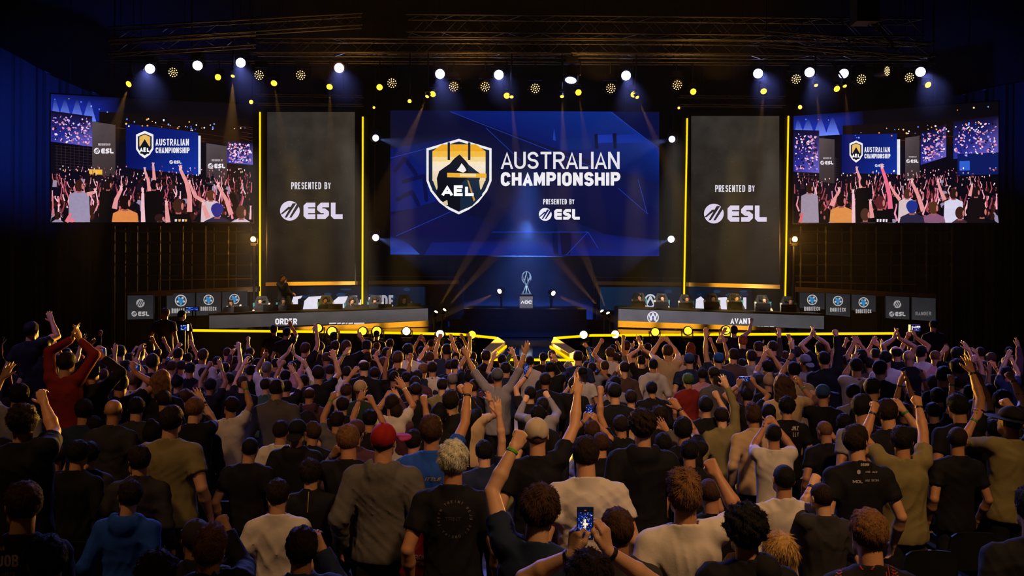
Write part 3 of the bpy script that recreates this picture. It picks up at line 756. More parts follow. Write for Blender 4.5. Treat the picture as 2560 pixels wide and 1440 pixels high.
for a, b in (((1125, 279), (1500, 425)), ((1215, 320), (1300, 400)), ((1528, 281), (1648, 372)), ((990, 590), (1130, 528)), ((1415, 638), (1470, 580)), ((1470, 580), (1495, 620)), ((1545, 470), (1620, 535)), ((1595, 448), (1618, 534)), ((1230, 580), (1470, 580)), ((976, 395), (1150, 350))):
    pic.limb([a, b], .55, .55, '2040b4', 1)
for p in (((985, 430), (1012, 396), (1040, 436)), ((990, 500), (1030, 480), (1046, 512)), ((1005, 455), (1060, 440), (1066, 500))): pic.limb(list(p), 5, 5, '050d40', .9)
pic.build('picture', ms, pixmat(grain=.12, gscale=9))
em = Pic(lambda x: YM)
SH = [(1147, 347), (1229, 371), (1229, 452), (1218, 478), (1196, 506), (1172, 524), (1147, 536), (1122, 524), (1098, 506), (1076, 478), (1066, 452), (1066, 371)]
shr = lambda k, dy=0: [(1147.5 + (x - 1147.5) * k, 440 + (y - 440) * k + dy) for x, y in SH]
em.poly(SH, 'f2f0f0', 2); em.poly(shr(.93), '14203a', 2.3); em.poly(shr(.80, 2), 'e8d2a0', 2.6)
for y0, y1, c in ((361, 378, 'f0a818'), (378, 392, 'f5bc40'), (392, 404, 'f8d890'), (404, 416, 'fae8c4'), (416, 428, 'f6e6d0'), (428, 440, 'f2dcc0'), (440, 452, 'efd8b4')):
    lx = 1081; em.poly([(lx if y0 > 372 else 1105, y0), (2295 - lx if y0 > 372 else 1190, y0), (2295 - lx, y1), (lx, y1)], c, 2.8)
for x in (1122, 1173): em.poly([(x - 3, 356), (x + 3, 356), (x + 3, 400), (x - 3, 400)], '101c34', 3)
em.poly([(1149, 386), (1166, 404), (1172, 412), (1192, 428), (1203, 436), (1198, 452), (1200, 470), (1206, 488), (1180, 515), (1147, 528), (1112, 512), (1090, 485), (1094, 468), (1092, 446), (1098, 428), (1112, 418), (1124, 410), (1136, 396)], '080c18', 3.1)
em.poly([(1168, 410), (1192, 428), (1203, 436), (1198, 452), (1200, 470), (1206, 488), (1180, 515), (1150, 527), (1152, 460), (1172, 440)], '14263c', 3.2)
em.poly([(1154, 408), (1162, 418), (1166, 426), (1158, 432), (1148, 428), (1141, 426), (1148, 418)], 'f4f2ee', 3.3)
em.poly([(1118, 432), (1216, 434), (1216, 445), (1118, 443)], 'f0b030', 3.4); em.poly([(1150, 434), (1190, 435), (1190, 442), (1150, 441)], 'f4dca0', 3.5)
em.poly([(1168, 450), (1172, 452), (1188, 500), (1184, 504)], 'c08a3c', 3.5); em.poly([(1118, 500), (1106, 506), (1112, 514), (1120, 512)], 'd8c8a0', 3.5)
em.text('AEL', 1104, 490, 27, 84, 7.4, 'ffffff', 4)
em.build('emblem', ms, pixmat())
def line(dep, parent, *a, **k): p_ = Pic(dep); p_.text(*a, **k); return p_.build('lettering', parent, pixmat())
def logo(dep, parent, *a): p_ = Pic(dep); esl(p_, *a); return p_.build('logo', parent, pixmat())
dm = lambda x: YM
line(dm, ms, 'AUSTRALIAN', 1253, 422.5, 43, 296, 6.2, 'e9e6ea', 4); line(dm, ms, 'CHAMPIONSHIP', 1252, 465.5, 35.5, 299, 8.4, 'f2eff2', 4)
line(dm, ms, 'PRESENTED BY', 1358, 511, 13.5, 78, 2.2, 'e6e6ee', 4); logo(dm, ms, 1347, 536, 104, 'f0eef4', '0a1450', 4)
for x in (1060, 1560):
    t = W(x, 276, YM + .1); MB().tube((t.x, t.y, t.z - .3), (t.x, t.y, 17), .03).build('hanging_cable', blackm, ms)
# ------------------------------------------------------------------ tall banners and yellow columns
for x0, x1, y0, y1, lab, ty, ly, lx in ((668, 887, 280, 703, 'tall grey banner screen with PRESENTED BY and logo, above the ORDER desk', 473, 527, 700), (1728, 1948, 290, 712, 'tall grey banner screen with PRESENTED BY and logo, above the AVANT desk', 480, 534, 1760)):
    Y_ = 31.5
    b = screen_thing('banner_screen', lab, x0, y0, x1, y1, lambda x: Y_)
    p = Pic(lambda x: Y_)
    p.poly([(x0, y0), (x1, y0), (x1, y1), (x0, y1)], ['17120f', '1c1613', '3a342c', '2f2c29'], .2); p.build('picture', b, pixmat('banner_pixels', 1.0, .55, 1.6))
    rs = random.Random(int(x0)); d = Pic(lambda x: Y_)
    for _ in range(150):
        q = rs.uniform(x0 + 6, x1 - 6), rs.uniform(y0 + 20, y1 - 90); r = rs.uniform(.4, .9); d.disc(q[0], q[1], r, r, rs.choice(['5a4a34', '463a2c', '6a5434']), .6, 5)
    d.build('dot_pattern', b, pixmat())
    dm = lambda x: Y_
    line(dm, b, 'PRESENTED BY', lx + 28, ty, 17.5, 99, 2.6, 'dcd8e4', 2); logo(dm, b, lx, ly, 159, 'dcd2ea', '2c2826', 2)
    for x in (x0 + 30, x1 - 30):
        t = W(x, y0, Y_ + .1); MB().tube((t.x, t.y, t.z - .3), (t.x, t.y, 17), .03).build('hanging_cable', blackm, b)
tower = surf('tower_black', '0d0d10', .5, .4)
for (xt, yt), (xb, yb), who in (((650, 280), (650, 746), 'left edge of the banner above the ORDER desk'), ((907, 292), (906, 760), 'right edge of the banner above the ORDER desk'), ((1718, 296), (1710, 752), 'left edge of the banner above the AVANT desk'), ((1971, 290), (1963, 760), 'right edge of the banner above the AVANT desk')):
    a, b_ = W(xt, yt, 32.6), W(xb, yb, 32.6)
    e = empty('light_column', (b_.x, 32.8, ZS), f'upright yellow light strip along the {who}', 'light column')
    MB().path([a, b_], .034, 8).build('diffuser_tube', yel, e)
    MB().box((b_.x - .06, 32.66, ZS), (b_.x + .2, 32.9, a.z + .15)).build('post', tower, e)
# ------------------------------------------------------------------ the two crowd screens
def crowd_picture(pic, X, Y, rs):
    """X(u), Y(u, v): picture position of a point u across and v down the screen"""
    Q = lambda u, v: (X(u), Y(u, v))
    def quad(u0, v0, u1, v1, c, lay=1, dv=0): pic.poly([Q(u0, v0), Q(u1, v0 + dv), Q(u1, v1 + dv), Q(u0, v1)], c, lay)
    quad(0, 0, 1, 1, ['0c0a20', '080610', '08060c', '07060a'], .1); quad(.0, .0, .34, .20, ['2038d0', '0a0c2c', '080816', '0c1860'], .3)
    for u in (.02, .07, .13, .19): pic.poly([Q(u - .004, .035), Q(u + .004, .035), Q(u + .035, .20), Q(max(u - .035, .002), .20)], ['6a86ff', '6a86ff', '101c70', '101c70'], .4)
    for i in range(9): u = .03 + i * .022; pic.limb([Q(u, .40), Q(u, .60)], .4, .4, '3a2a24', .5); pic.limb([Q(.02, .40 + i * .022), Q(.22, .42 + i * .022)], .35, .35, '3a2a24', .5)
    quad(.24, .12, .98, .34, ['140b0a', '1c0e08', '0e0808', '100a0c'], .3)
    for _ in range(26):
        u = rs.uniform(.28, .98); v = rs.uniform(.18, .33); pic.limb([Q(u, v), Q(min(1, u + rs.uniform(.03, .15)), v + rs.uniform(.0, .03))], .35, .35, rs.choice(['4a2410', '5c2e12', '38180c']), .6)
    return Q, quad
PINK = ['f08aa0', 'd86878', 'b85064', 'f4a8b8', 'a84858', '8a3c4c', 'e890a8', 'f8c0cc']
def hand2d(pic, x, y, r, col, lay, rs):
    pic.disc(x, y, r * .55, r * .7, col, lay, 8)
    for j in range(4): a = -.5 + .33 * j + rs.uniform(-.1, .1); pic.limb([(x + math.sin(a) * r * .4, y - math.cos(a) * r * .4), (x + math.sin(a) * r * 1.35, y - math.cos(a) * r * 1.35)], r * .17, r * .12, col, lay)
def fans(pic, Q, rs, v0, n, px, big):
    shirts = ['06060c', '0a0810', '120c16', '1a1020', '0c0a1a', '2a1824', '08080c', '0c0a12', '06060a', '0a0a10', '988aa8']
    xl, xr = Q(0, 0)[0], Q(1, 0)[0]
    for i in range(150):                     # the farthest rows: only bright specks of hands and faces
        u = rs.uniform(.01, .99); v = rs.uniform(v0 - .02, v0 + .13); x, y = Q(u, v); pic.disc(x, y, rs.uniform(.8, 1.7), rs.uniform(1.2, 3.0), rs.choice(['f8c8d0', 'f4a8b8', 'ffffff', 'f0b090', 'd87888', '8a3c4c', 'ffe0e0']), 1.1, 7)
    for i in range(n):
        f = (i / n)**.8; v = v0 + .03 + (.97 - v0) * f; sz = px * (.22 + .78 * f); u = rs.uniform(.005, .995); x, y = Q(u, v)
        sx = rs.choice(shirts); lay = 1.2 + i * .012; x0, x1 = xl + sz * .9, xr - sz * .9; x = min(max(x, x0), x1); yb = Q(u, 1)[1] - .5
        if y + sz * .7 > yb: continue
        pic.poly([(x - sz * .95, min(y + sz * 2.8, yb)), (x - sz * .8, min(y + sz * .9, yb)), (x - sz * .3, min(y + sz * .55, yb)), (x + sz * .3, min(y + sz * .55, yb)), (x + sz * .8, min(y + sz * .9, yb)), (x + sz * .95, min(y + sz * 2.8, yb))], sx, lay)
        for sd in (-1, 1):
            if rs.random() < .46 - .28 * f and y + sz * .95 < yb:
                h = rs.uniform(.7, 1.7) * sz; ex = x + sd * sz * rs.uniform(.7, 1.1); hx = min(max(ex + sd * sz * rs.uniform(-.5, .5), xl + sz * .3), xr - sz * .3); ex = min(max(ex, xl + sz * .3), xr - sz * .3); col = rs.choice(PINK)
                pic.limb([(x + sd * sz * .6, y + sz * .8), (ex, y - h * .2), (hx, y - h)], sz * .15, sz * .09, col, lay + .004); hand2d(pic, hx, y - h - sz * .1, sz * .2, col, lay + .005, rs)
        pic.disc(x, y, sz * .40, sz * .52, rs.choice(['1a0c0c', '24100c', '30160f', '140a10', '3a1a14', '0c0a14', '0a0810']), lay + .006, 12); pic.disc(x + rs.choice((-1, 1)) * sz * .26, y + sz * .08, sz * .13, sz * .26, rs.choice(['7a3038', 'b05a5c', '4a2024', '140a10']), lay + .007, 8)
def figure(pic, hx, hy, r, sh, hair, arms, yb, rs, cap=False, skin='e89898'):
    pic.poly([(hx - 2.1 * r, yb), (hx - 1.9 * r, hy + 1.7 * r), (hx - .5 * r, hy + 1.05 * r), (hx + .5 * r, hy + 1.05 * r), (hx + 1.9 * r, hy + 1.7 * r), (hx + 2.1 * r, yb)] if hy + 1.8 * r < yb else [(hx - 1.5 * r, yb), (hx - .5 * r, min(hy + 1.05 * r, yb - 1)), (hx + .5 * r, min(hy + 1.05 * r, yb - 1)), (hx + 1.5 * r, yb)], sh, 5.6)
    for a in arms: pic.limb(a, r * .42, r * .24, skin, 5.7); hand2d(pic, a[-1][0], a[-1][1] - r * .15, r * .42, 'f4b8bc', 5.72, rs)
    ry = r * 1.12; lo = min(ry, yb - hy)
    pic.disc(hx, hy, r * .86, lo, hair, 5.8, 18); pic.disc(hx + r * .62, hy + r * .12, r * .2, min(lo, ry) * .5, 'c87870', 5.85, 10); pic.poly([(hx - r * .4, hy + lo * .7), (hx + r * .4, hy + lo * .7), (hx + r * .45, min(hy + r * 1.35, yb)), (hx - r * .45, min(hy + r * 1.35, yb))], 'a85c58', 5.75)
    if cap: pic.disc(hx, hy - r * .15, r * .98, r * .95, cap, 5.9, 18)
def mini_banner(pic, Q, quad, u0, v0, u1, v1, dv):
    quad(u0, v0, u1, v1, ['3a3034', '342a2e', '4a4044', '564c50'], .7, dv)
    x0, y0 = Q(u0, (v0 + v1) / 2); x1, _ = Q(u1, 0); w = (x1 - x0) * .86
    esl(pic, x0 + (x1 - x0) * .07, y0 + (v1 - v0) * 18, w, 'f0e8f0', '40363a', .9); pic.text('PRESENTED BY', x0 + w * .3, y0 - w * .22 + (v1 - v0) * 12, w * .11, w * .62, w * .014, 'e0d8e0', .9)
def mini_main(pic, Q, quad, u0, v0, u1, v1, dv):
    quad(u0, v0, u1, v1, ['04105c', '0a30a0', '08207c', '041060'], .7, dv)
    xa, ya = Q(u0, v0); xb, yb = Q(u1, v1); w = xb - xa; h = yb - ya
    f = lambda pts, c, l: pic.poly([(xa + w * a, ya + h * b) for a, b in pts], c, l)
    s0 = [(.26, .16), (.38, .24), (.38, .56), (.33, .68), (.26, .76), (.19, .68), (.14, .56), (.14, .24)]
    f(s0, 'f4f0f0', .9); f([(.26 + (a - .26) * .8, .45 + (b - .45) * .8) for a, b in s0], '16203c', 1.0); f([(.26 + (a - .26) * .62, .42 + (b - .45) * .62) for a, b in s0], 'e8b860', 1.05); f([(.26, .34), (.33, .52), (.32, .66), (.20, .66), (.19, .52)], '0c1020', 1.08)
    pic.text('AEL', xa + w * .19, ya + h * .62, h * .10, w * .14, h * .028, 'ffffff', 1.15)
    pic.text('AUSTRALIAN', xa + w * .41, ya + h * .48, h * .145, w * .46, h * .022, 'f0eef2', 1.0); pic.text('CHAMPIONSHIP', xa + w * .41, ya + h * .645, h * .125, w * .47, h * .022, 'f0eef2', 1.0)
    esl(pic, xa + w * .60, ya + h * .84, w * .17, 'e8e6f0', '0a2070', 1.0)
def side_screen(label, x0, x1, tl, tr, yb, s0, s1, right):
    dep = lambda x: FPX / (s0 + (s1 - s0) * (x - x0) / (x1 - x0))
    e = screen_thing('crowd_screen', label, x0, (tl, tr), x1, (yb, yb), dep)
    rs = random.Random(8 if right else 5); pic = Pic(dep)
    X = lambda u: x0 + (x1 - x0) * u; Y = lambda u, v: (tl + (tr - tl) * u) * (1 - v) + yb * v
    Q, quad = crowd_picture(pic, X, Y, rs)
    def sub(u0, v0, u1, v1, dv):
        quad(u0, v0, u1, v1, ['2a30a0', '6a60c8', '140c24', '0c0a1c'], .7, dv)
        for i in range(150):
            u = rs.uniform(u0 + .008, u1 - .008); v = v0 + (v1 - v0) * (.1 + .85 * rs.random()) + dv * (u - u0) / (u1 - u0); x, y = Q(u, v); w = 2.6
            pic.disc(x, y, rs.uniform(.8, 3.0), rs.uniform(.8, 4.2), rs.choice(['f8c8e8', 'e890b0', 'f4e8ff', 'b0a0f8', 'f0a0b8', '2a1838', '140c20', '201430', 'c880b0']), .9, 7, rs.uniform(0, 3))
    if not right:
        sub(.0, .13, .205, .37, .03); mini_banner(pic, Q, quad, .205, .20, .32, .62, .02); mini_main(pic, Q, quad, .372, .205, .73, .56, .05); mini_banner(pic, Q, quad, .77, .34, .872, .68, .02); sub(.872, .31, 1, .50, .01)
        quad(.73, .28, .742, .60, 'e8e8f0', .8, .0); quad(.19, .58, .255, .62, 'f0b840', .8)
        L = [(.02, .04), (.09, .03), (.15, .05), (.20, .08), (.24, .1), (.28, .12)]
    else:
        sub(.0, .13, .125, .52, .02); mini_banner(pic, Q, quad, .125, .22, .20, .62, .02); mini_main(pic, Q, quad, .235, .20, .505, .55, .02); mini_banner(pic, Q, quad, .545, .26, .615, .62, -.01); sub(.62, .22, .745, .50, -.06); sub(.78, .14, 1, .46, -.02)
        quad(.505, .27, .52, .58, 'e8e8f0', .8); quad(.80, .42, 1, .60, '0c1a5c', .6); quad(.81, .56, .86, .48, '3060d0', .7)
        L = [(.06, .04), (.12, .05), (.17, .06), (.80, .05), (.88, .04), (.95, .04)]
    for u, v in L + [(rs.uniform(.3, .97), rs.uniform(.16, .24)) for _ in range(36)]:
        x, y = Q(u, v); r = rs.uniform(1.2, 2.6); pic.disc(x, y, r, r, rs.choice(['f4f4ff', '88a0ff', 'ffc860', 'ff9838', 'ffe0b0', '5070ff']), .95, 8)
    fans(pic, Q, rs, .56, 300, 21, 1); yb_ = yb - .8
    F_ = lambda *a, **k: figure(pic, *a, yb_, rs, **k)
    if not right:
        F_(198, 464, 13, '9c90b0', '3a1a16', [[(218, 486), (238, 480)]]); F_(527, 488, 12, 'd8c0c8', '5a3020', [[(512, 505), (487, 490), (474, 458)]]); F_(270, 462, 11, '08080c', '100a10', []); F_(385, 462, 11, '0a080c', '0c0810', [[(374, 478), (370, 450), (362, 426)], [(386, 450), (383, 414)]])
        F_(313, 506, 16, 'e08848', '180c0c', [[(286, 522), (290, 500), (303, 474)]]); F_(446, 514, 16, '0a080c', '40221a', [[(474, 530), (474, 490), (466, 456), (451, 424)]]); F_(603, 530, 15, 'd0bcd0', '4a2c20', [[(578, 536), (566, 500), (546, 466)]]); F_(399, 545, 15, '140c10', '2c1818', [[(420, 556), (416, 512)]]); F_(543, 525, 16, '2a2440', '26247c', [[(520, 545), (508, 512)]], cap='2a2a84')
        pic.limb([(358, yb_), (357, 520), (357, 484)], 5.5, 3.6, 'f4c0cc', 6.2); hand2d(pic, 357, 478, 5.5, 'f8ccd4', 6.25, rs); pic.limb([(166, yb_), (176, 535)], 5, 3, 'e87888', 6.2); pic.disc(180, 551, 7, 5, 'e87888', 6.2)
        for x, c in ((437, 'e8e0e8'), (446, 'f0b060'), (455, 'e8e0e8'), (462, 'e0a050')): pic.poly([(x, 548), (x + 6, 548), (x + 5, 554), (x, 554)], c, 6.1)
    else:
        F_(2024, 471, 11, 'a090a4', '2c1412', []); F_(2268, 484, 11, 'd8c0c4', '4a2a20', [[(2250, 500), (2236, 482), (2225, 462)]]); F_(2384, 484, 12, 'd8d4ec', '2c1812', [[(2362, 500), (2352, 478), (2345, 455)]]); F_(2160, 455, 11, '08080c', '0c0810', [[(2152, 470), (2150, 446), (2142, 424)]])
        F_(2103, 501, 14, 'e0904c', '180c0c', [[(2080, 515), (2086, 500), (2098, 478)]]); F_(2200, 506, 15, '0a080c', '5a2028', [[(2226, 522), (2224, 490), (2214, 448), (2205, 420)]], skin='f06c8c'); F_(2334, 519, 14, '8a5878', '54301e', [[(2308, 528), (2296, 490), (2280, 456)]]); F_(2163, 536, 14, '100a10', '4a2c22', [[(2180, 545), (2176, 508)]]); F_(2280, 517, 15, '2a2440', '202c84', [], cap='20308c'); F_(2400, 532, 14, '4a2838', '3a2018', []); F_(2455, 528, 14, '0c0a12', '120c10', []); F_(2440, 480, 11, '140c10', '1c1010', [[(2424, 490), (2430, 466)]])
        pic.limb([(2134, yb_), (2134, 520), (2133, 486)], 4.6, 3.2, 'f4c0cc', 6.2); hand2d(pic, 2133, 480, 5, 'f8ccd4', 6.25, rs); pic.limb([(2000, yb_), (2006, 535)], 4.5, 2.8, 'd86c70', 6.2)
        for x in (2192, 2199, 2207, 2214): pic.poly([(x, 547), (x + 5, 548), (x + 4, 555), (x, 555)], 'e8dce8', 6.1)
    pic.build('picture', e, pixmat())
    t = W((x0 + x1) / 2, min(tl, tr) - 3, dep((x0 + x1) / 2))
    for q in (-1.5, 1.5): MB().tube((t.x + q, t.y + .1, t.z - .3), (t.x + q, t.y + .1, 17), .03).build('hanging_cable', blackm, e)
side_screen('slanted side screen showing the cheering crowd, left of the ORDER banner', 127, 632, 235, 262, 556, 66, 63, False)
side_screen('slanted side screen showing the cheering crowd, right of the AVANT banner', 1984, 2496, 290, 253, 557.5, 63, 66, True)
# ------------------------------------------------------------------ set pieces behind the players
def plate(name, pts, thick, mat, label=None, cat=None, struct=False, parent=None):
    """four picture corners with depths (px, py, Y), clockwise from top left -> a board of real thickness"""
    P = [W(*p) for p in pts]; B = [p + Vector((0, thick, 0)) for p in P]
    o = MB().hexa([P[3], P[2], B[2], B[3], P[0], P[1], B[1], B[0]]).build(name, mat, parent)
    if struct: structure(o)
    elif label: tag(o, label, cat)
    return o
lowwall = surf('low_wall', '10121c', .5, vary=.5, scale=3); navy = surf('blue_recess', '26304e', .6, vary=.35, scale=2)
plate('wall_recess', [(1120, 640, 36), (1482, 641, 36), (1482, 800, 36), (1120, 800, 36)], .2, navy, struct=True)
plate('wall_lower_left', [(655, 706, 34), (1160, 700, 34), (1160, 800, 34), (655, 800, 34)], .2, lowwall, struct=True)
plate('wall_lower_right', [(1492, 702, 34), (1985, 716, 34), (1985, 800, 34), (1492, 800, 34)], .2, lowwall, struct=True)
for i, (a, b, y0, y1, Y_, lab) in enumerate(((664, 888, (706, 703), (715, 712), 31.2, 'gold lit wooden ledge under the grey banner screen by the ORDER desk'), (889, 1146, (702, 701), (711, 710), 33.4, 'dim wooden ledge between the ORDER banner and the trophy stage'),
        (1494, 1712, (703, 706), (712, 715), 33.4, 'wooden ledge between the trophy stage and the AVANT banner'), (1722, 1950, (706, 712), (716, 722), 31.2, 'gold lit wooden ledge under the grey banner screen by the AVANT desk'))):
    plate('wooden_ledge', [(a, y0[0], Y_), (b, y0[1], Y_), (b, y1[1], Y_), (a, y1[0], Y_)], .5, wood, lab, 'ledge')
railm = surf('gold_rail', '8a6a2c', .35, .6)
for i, (x0, y0, x1, y1, lab) in enumerate(((888, 690, 1144, 692, 'thin gold rail across the dark wall, left of the trophy'), (1486, 693, 1712, 695, 'thin gold rail across the dark wall, right of the trophy'), (395, 700, 642, 697, 'thin gold rail under the scaffold of the ORDER side'), (1990, 705, 2290, 711, 'thin gold rail under the scaffold of the AVANT side'))):
    a, b = W(x0, y0, 34 if 800 < x0 < 1600 else 32), W(x1, y1, 34 if 800 < x0 < 1600 else 32)
    e = empty('rail', a, lab, 'rail'); MB().tube(a, b, .022).build('bar', railm, e)
    m = MB()
    for t in (0, .25, .5, .75, 1):
        p = a.lerp(b, t); m.tube((p.x, p.y + .03, 0), (p.x, p.y + .03, p.z), .03)
    m.build('post', blackm, e)
# dais, plinth, trophy
da, db = W(1160, 772, 30), W(1466, 772, 30); dz = da.z
structure(MB().box((da.x, 30, ZS), (db.x, 34, dz)).box((da.x - .5, 29.5, ZS), (db.x + .5, 30, ZS + (dz - ZS) * .5)).build('floor_dais', surf('dais_black', '08090c', .5, vary=.2, spec=.2)))
pl = empty('plinth', (W(1315, 771, 30.6).x, 30.9, dz), 'dark square plinth with AOC lettering carrying the trophy', 'plinth')
a, b = W(1298, 739, 30.6), W(1333, 771, 30.6)
MB().box((a.x, 30.6, dz), (b.x, 31.15, a.z)).build('body', surf('plinth_grey', '3a3c48', .45, vary=.1), pl)
MB().box((a.x - .03, 30.57, a.z), (b.x + .03, 31.18, a.z + .03)).build('top', blackm, pl)
pp = Pic(lambda x: 30.6); pp.poly([(1299, 741), (1332, 741), (1332, 770), (1299, 770)], ['565660', '565660', '6a6a74', '6a6a74'], .6); pp.text('^OC', 1302, 759.5, 8.5, 28, 2.3, 'e8e8f0', 1.5); pp.build('lettering', pl, pixmat())
tb = W(1316, 738, 30.85); chrome = surf('trophy_silver', 'b8c4d4', .28, .55, vary=.1)
tr = empty('trophy', (tb.x, 30.87, a.z + .03), 'silver openwork trophy standing on the AOC plinth', 'trophy')
z0 = a.z + .03; m = MB(); m2 = MB()
prof = [(.17, 0), (.15, .05), (.09, .16), (.05, .26), (.035, .32), (.06, .38), (.12, .46), (.17, .56), (.185, .66), (.16, .76), (.10, .83), (.03, .86)]
for q in range(6):
    an = q * math.pi / 3 + .3; pts = []
    for r, zz in prof: pts.append((tb.x + r * math.cos(an + zz * 1.6), 30.87 + r * math.sin(an + zz * 1.6), z0 + .03 + zz))
    m.path(pts, .017, 6)
    for p in pts[1::2]: m2.lathe((p[0], p[1], p[2] - .025), (0, 0, 1), [(0, .001), (.01, .02), (.025, .026), (.04, .02), (.05, .001)], 8)
m.build('strands', chrome, tr, True); m2.build('beads', chrome, tr, True)
MB().lathe((tb.x, 30.87, z0), (0, 0, 1), [(0, .21), (.03, .21), (.035, .19), (.05, .06)], 20).build('foot', chrome, tr, True)
# team backdrops with big white cut-off lettering
for x0, x1, y0, y1, lab, side in ((730, 1062, 717, 776, 'dark blue backdrop screen with giant white letters behind the ORDER players', 0), (1500, 1880, 718, 776, 'dark blue backdrop screen with giant white letters behind the AVANT players', 1)):
    Y_ = 33.3; e = screen_thing('backdrop_screen', lab, x0, y0, x1, y1, lambda x: Y_)
    for x in (x0 + 20, (x0 + x1) / 2, x1 - 20):
        t = W(x, y1 - 10, Y_); MB().box((t.x - .05, Y_ + .05, ZS), (t.x + .05, Y_ + .14, t.z)).build('stand', blackm, e)
    p = Pic(lambda x: Y_); p.poly([(x0, y0), (x1, y0), (x1, y1), (x0, y1)], ['060912', '081226', '0b1a34', '080c18'] if not side else ['0a1e38', '070b16', '080c18', '0b2440'], .2)
    rs = random.Random(3 + side)
    for _ in range(14):
        q = (rs.uniform(x0 + 20, x1 - 20), rs.uniform(y0 + 6, y0 + 30)); p.disc(q[0], q[1], rs.uniform(5, 18), rs.uniform(2, 6), rs.choice(['0c2038', '0a1a30', '123050']), .4, 9)
    p.build('picture', e, pixmat())
    p = Pic(lambda x: Y_)
    if not side:
        for cx, w in ((741, 30), (787, 60), (862, 64)):
            p.poly([(cx - w / 2, 775), (cx - w / 2 + 4, 752), (cx - w / 4, 742), (cx + w / 2, 739), (cx + w / 2 - 4, 746), (cx + w / 8, 748), (cx + w / 8, 775)], 'e4dff0', 1)
        p.poly([(898, 775), (900, 750), (912, 740), (926, 744), (930, 775)], 'e4dff0', 1.2); p.text('NDE', 936, 768, 30, 50, 6, 'a09aa4', 1)
    else:
        p.disc(1626, 752, 15, 17, 'c8ccd8', 1, 18); p.disc(1626, 752, 11, 13, '0a1e38', 1.3, 18); p.limb([(1616, 762), (1626, 742), (1636, 762)], 2.4, 2.4, 'c8ccd8', 1.6)
        p.poly([(1738, 776), (1740, 748), (1752, 741), (1764, 752), (1764, 776)], 'e4dff0', 1); p.poly([(1776, 776), (1796, 744), (1816, 743), (1824, 752), (1824, 776)], 'e4dff0', 1.1); p.text('TI', 1826, 774, 32, 40, 8, 'dcd8ea', 1)
    p.build('lettering', e, pixmat())
# desks
def desk(label, tl, tr_, br, bl, sL, sR, woodp, right):
    dep = lambda x: FPX / (sL + (sR - sL) * (x - tl[0]) / (tr_[0] - tl[0])); Q = lambda p, d=0: W(p[0], p[1], dep(p[0]) + d)
    e = empty('gaming_desk', Q(bl), label, 'desk')
    P = [Q(bl), Q(br), Q(tr_), Q(tl)]; B = [p + Vector((0, .12, 0)) for p in P]
    MB().hexa([P[0], P[1], B[1], B[0], P[3], P[2], B[2], B[3]]).build('front_panel', blackm, e)
    zt = lambda p: Vector((p.x, p.y, p.z))
    T = [zt(P[3]), zt(P[2]), zt(P[2]) + Vector((0, .95, .02)), zt(P[3]) + Vector((0, .95, .02))]
    MB().hexa([p + Vector((0, -.06, 0)) if i < 2 else p for i, p in enumerate(T)] + [p + Vector((0, -.06 if i < 2 else 0, .045)) for i, p in enumerate(T)]).build('desk_top', surf('desk_top', '16161a', .4), e)
    for p, q in ((T[0], T[3]), (T[1], T[2])):
        MB().hexa([(p.x - .03, p.y + .1, ZS), (p.x + .03, p.y + .1, ZS), (q.x + .03, q.y, ZS), (q.x - .03, q.y, ZS), (p.x - .03, p.y + .1, p.z), (p.x + .03, p.y + .1, p.z), (q.x + .03, q.y, q.z), (q.x - .03, q.y, q.z)]).build('side_panel', blackm, e)
    pc = Pic(dep)
    c = ['3c3836', '4c4747', '5a5558', '44403f'] if not right else ['625e68', '484548', '464446', '64606a']
    pc.poly([(tl[0] + 1, tl[1] + 2), (tr_[0] - 1, tr_[1] + 2), (br[0] - 1, br[1]), (bl[0] + 1, bl[1])], c, .3); pc.build('picture', e, pixmat('desk_pixels', 1, .25, 2))
    l = Pic(dep)
    if not right:
        l.text('ORDER', 688, 811.5, 15.5, 55, 3.4, 'f0ecf4', 2)
        for x, w in ((823, 18), (843, 9), (854, 8), (864, 5), (871, 12), (885, 26)): l.poly([(x, 807), (x + w, 806.4), (x + w, 809.5), (x, 810.5)], 'd8d0d4', 2)
    else:
        l.text('AVANT', 1826, 810, 14.5, 52, 3.2, 'f0ecf4', 2)
        l.disc(1632.5, 793.5, 14.5, 15, 'e8e4f0', 1, 24); l.disc(1632.5, 793.5, 12, 12.5, '66626e', 1.6, 24); l.limb([(1623, 786), (1628, 800), (1632.5, 786), (1637, 800), (1642, 786)], 1.6, 1.6, 'e8e4f0', 2); l.limb([(1625, 801), (1632.5, 783), (1640, 801)], 1.6, 1.6, 'e8e4f0', 2.3); l.disc(1632.5, 793, 2.6, 3.4, '3a48b0', 2.6, 8)
        for x, w in ((1893, 8), (1903, 5), (1910, 12), (1925, 10)): l.poly([(x, 815.5), (x + w, 816), (x + w, 818), (x, 817.5)], 'd8d0d4', 2)
    l.build('lettering', e, pixmat())
    Pw = [W(x, y, dep(min(max(x, tl[0]), tr_[0])) - .06) for x, y in woodp]; Bw = [p + Vector((0, .3, 0)) for p in Pw]
    MB().hexa([Pw[3], Pw[2], Bw[2], Bw[3], Pw[0], Pw[1], Bw[1], Bw[0]]).build('wood_base', wood, e)
    return dep, Q
depL, QL = desk('long dark player desk with ORDER on its front and gold wooden base', (522, 787), (1071, 769), (1071, 802), (522, 822), 70, 64.5, [(700, 820), (1071, 802), (1071, 817), (700, 826)], False)
depR, QR = desk('long dark player desk with AVANT on its front and gold wooden base', (1545, 770), (2061, 788), (2061, 823), (1545, 802), 64.5, 70, [(1545, 802), (1960, 819), (1960, 827), (1545, 818)], True)
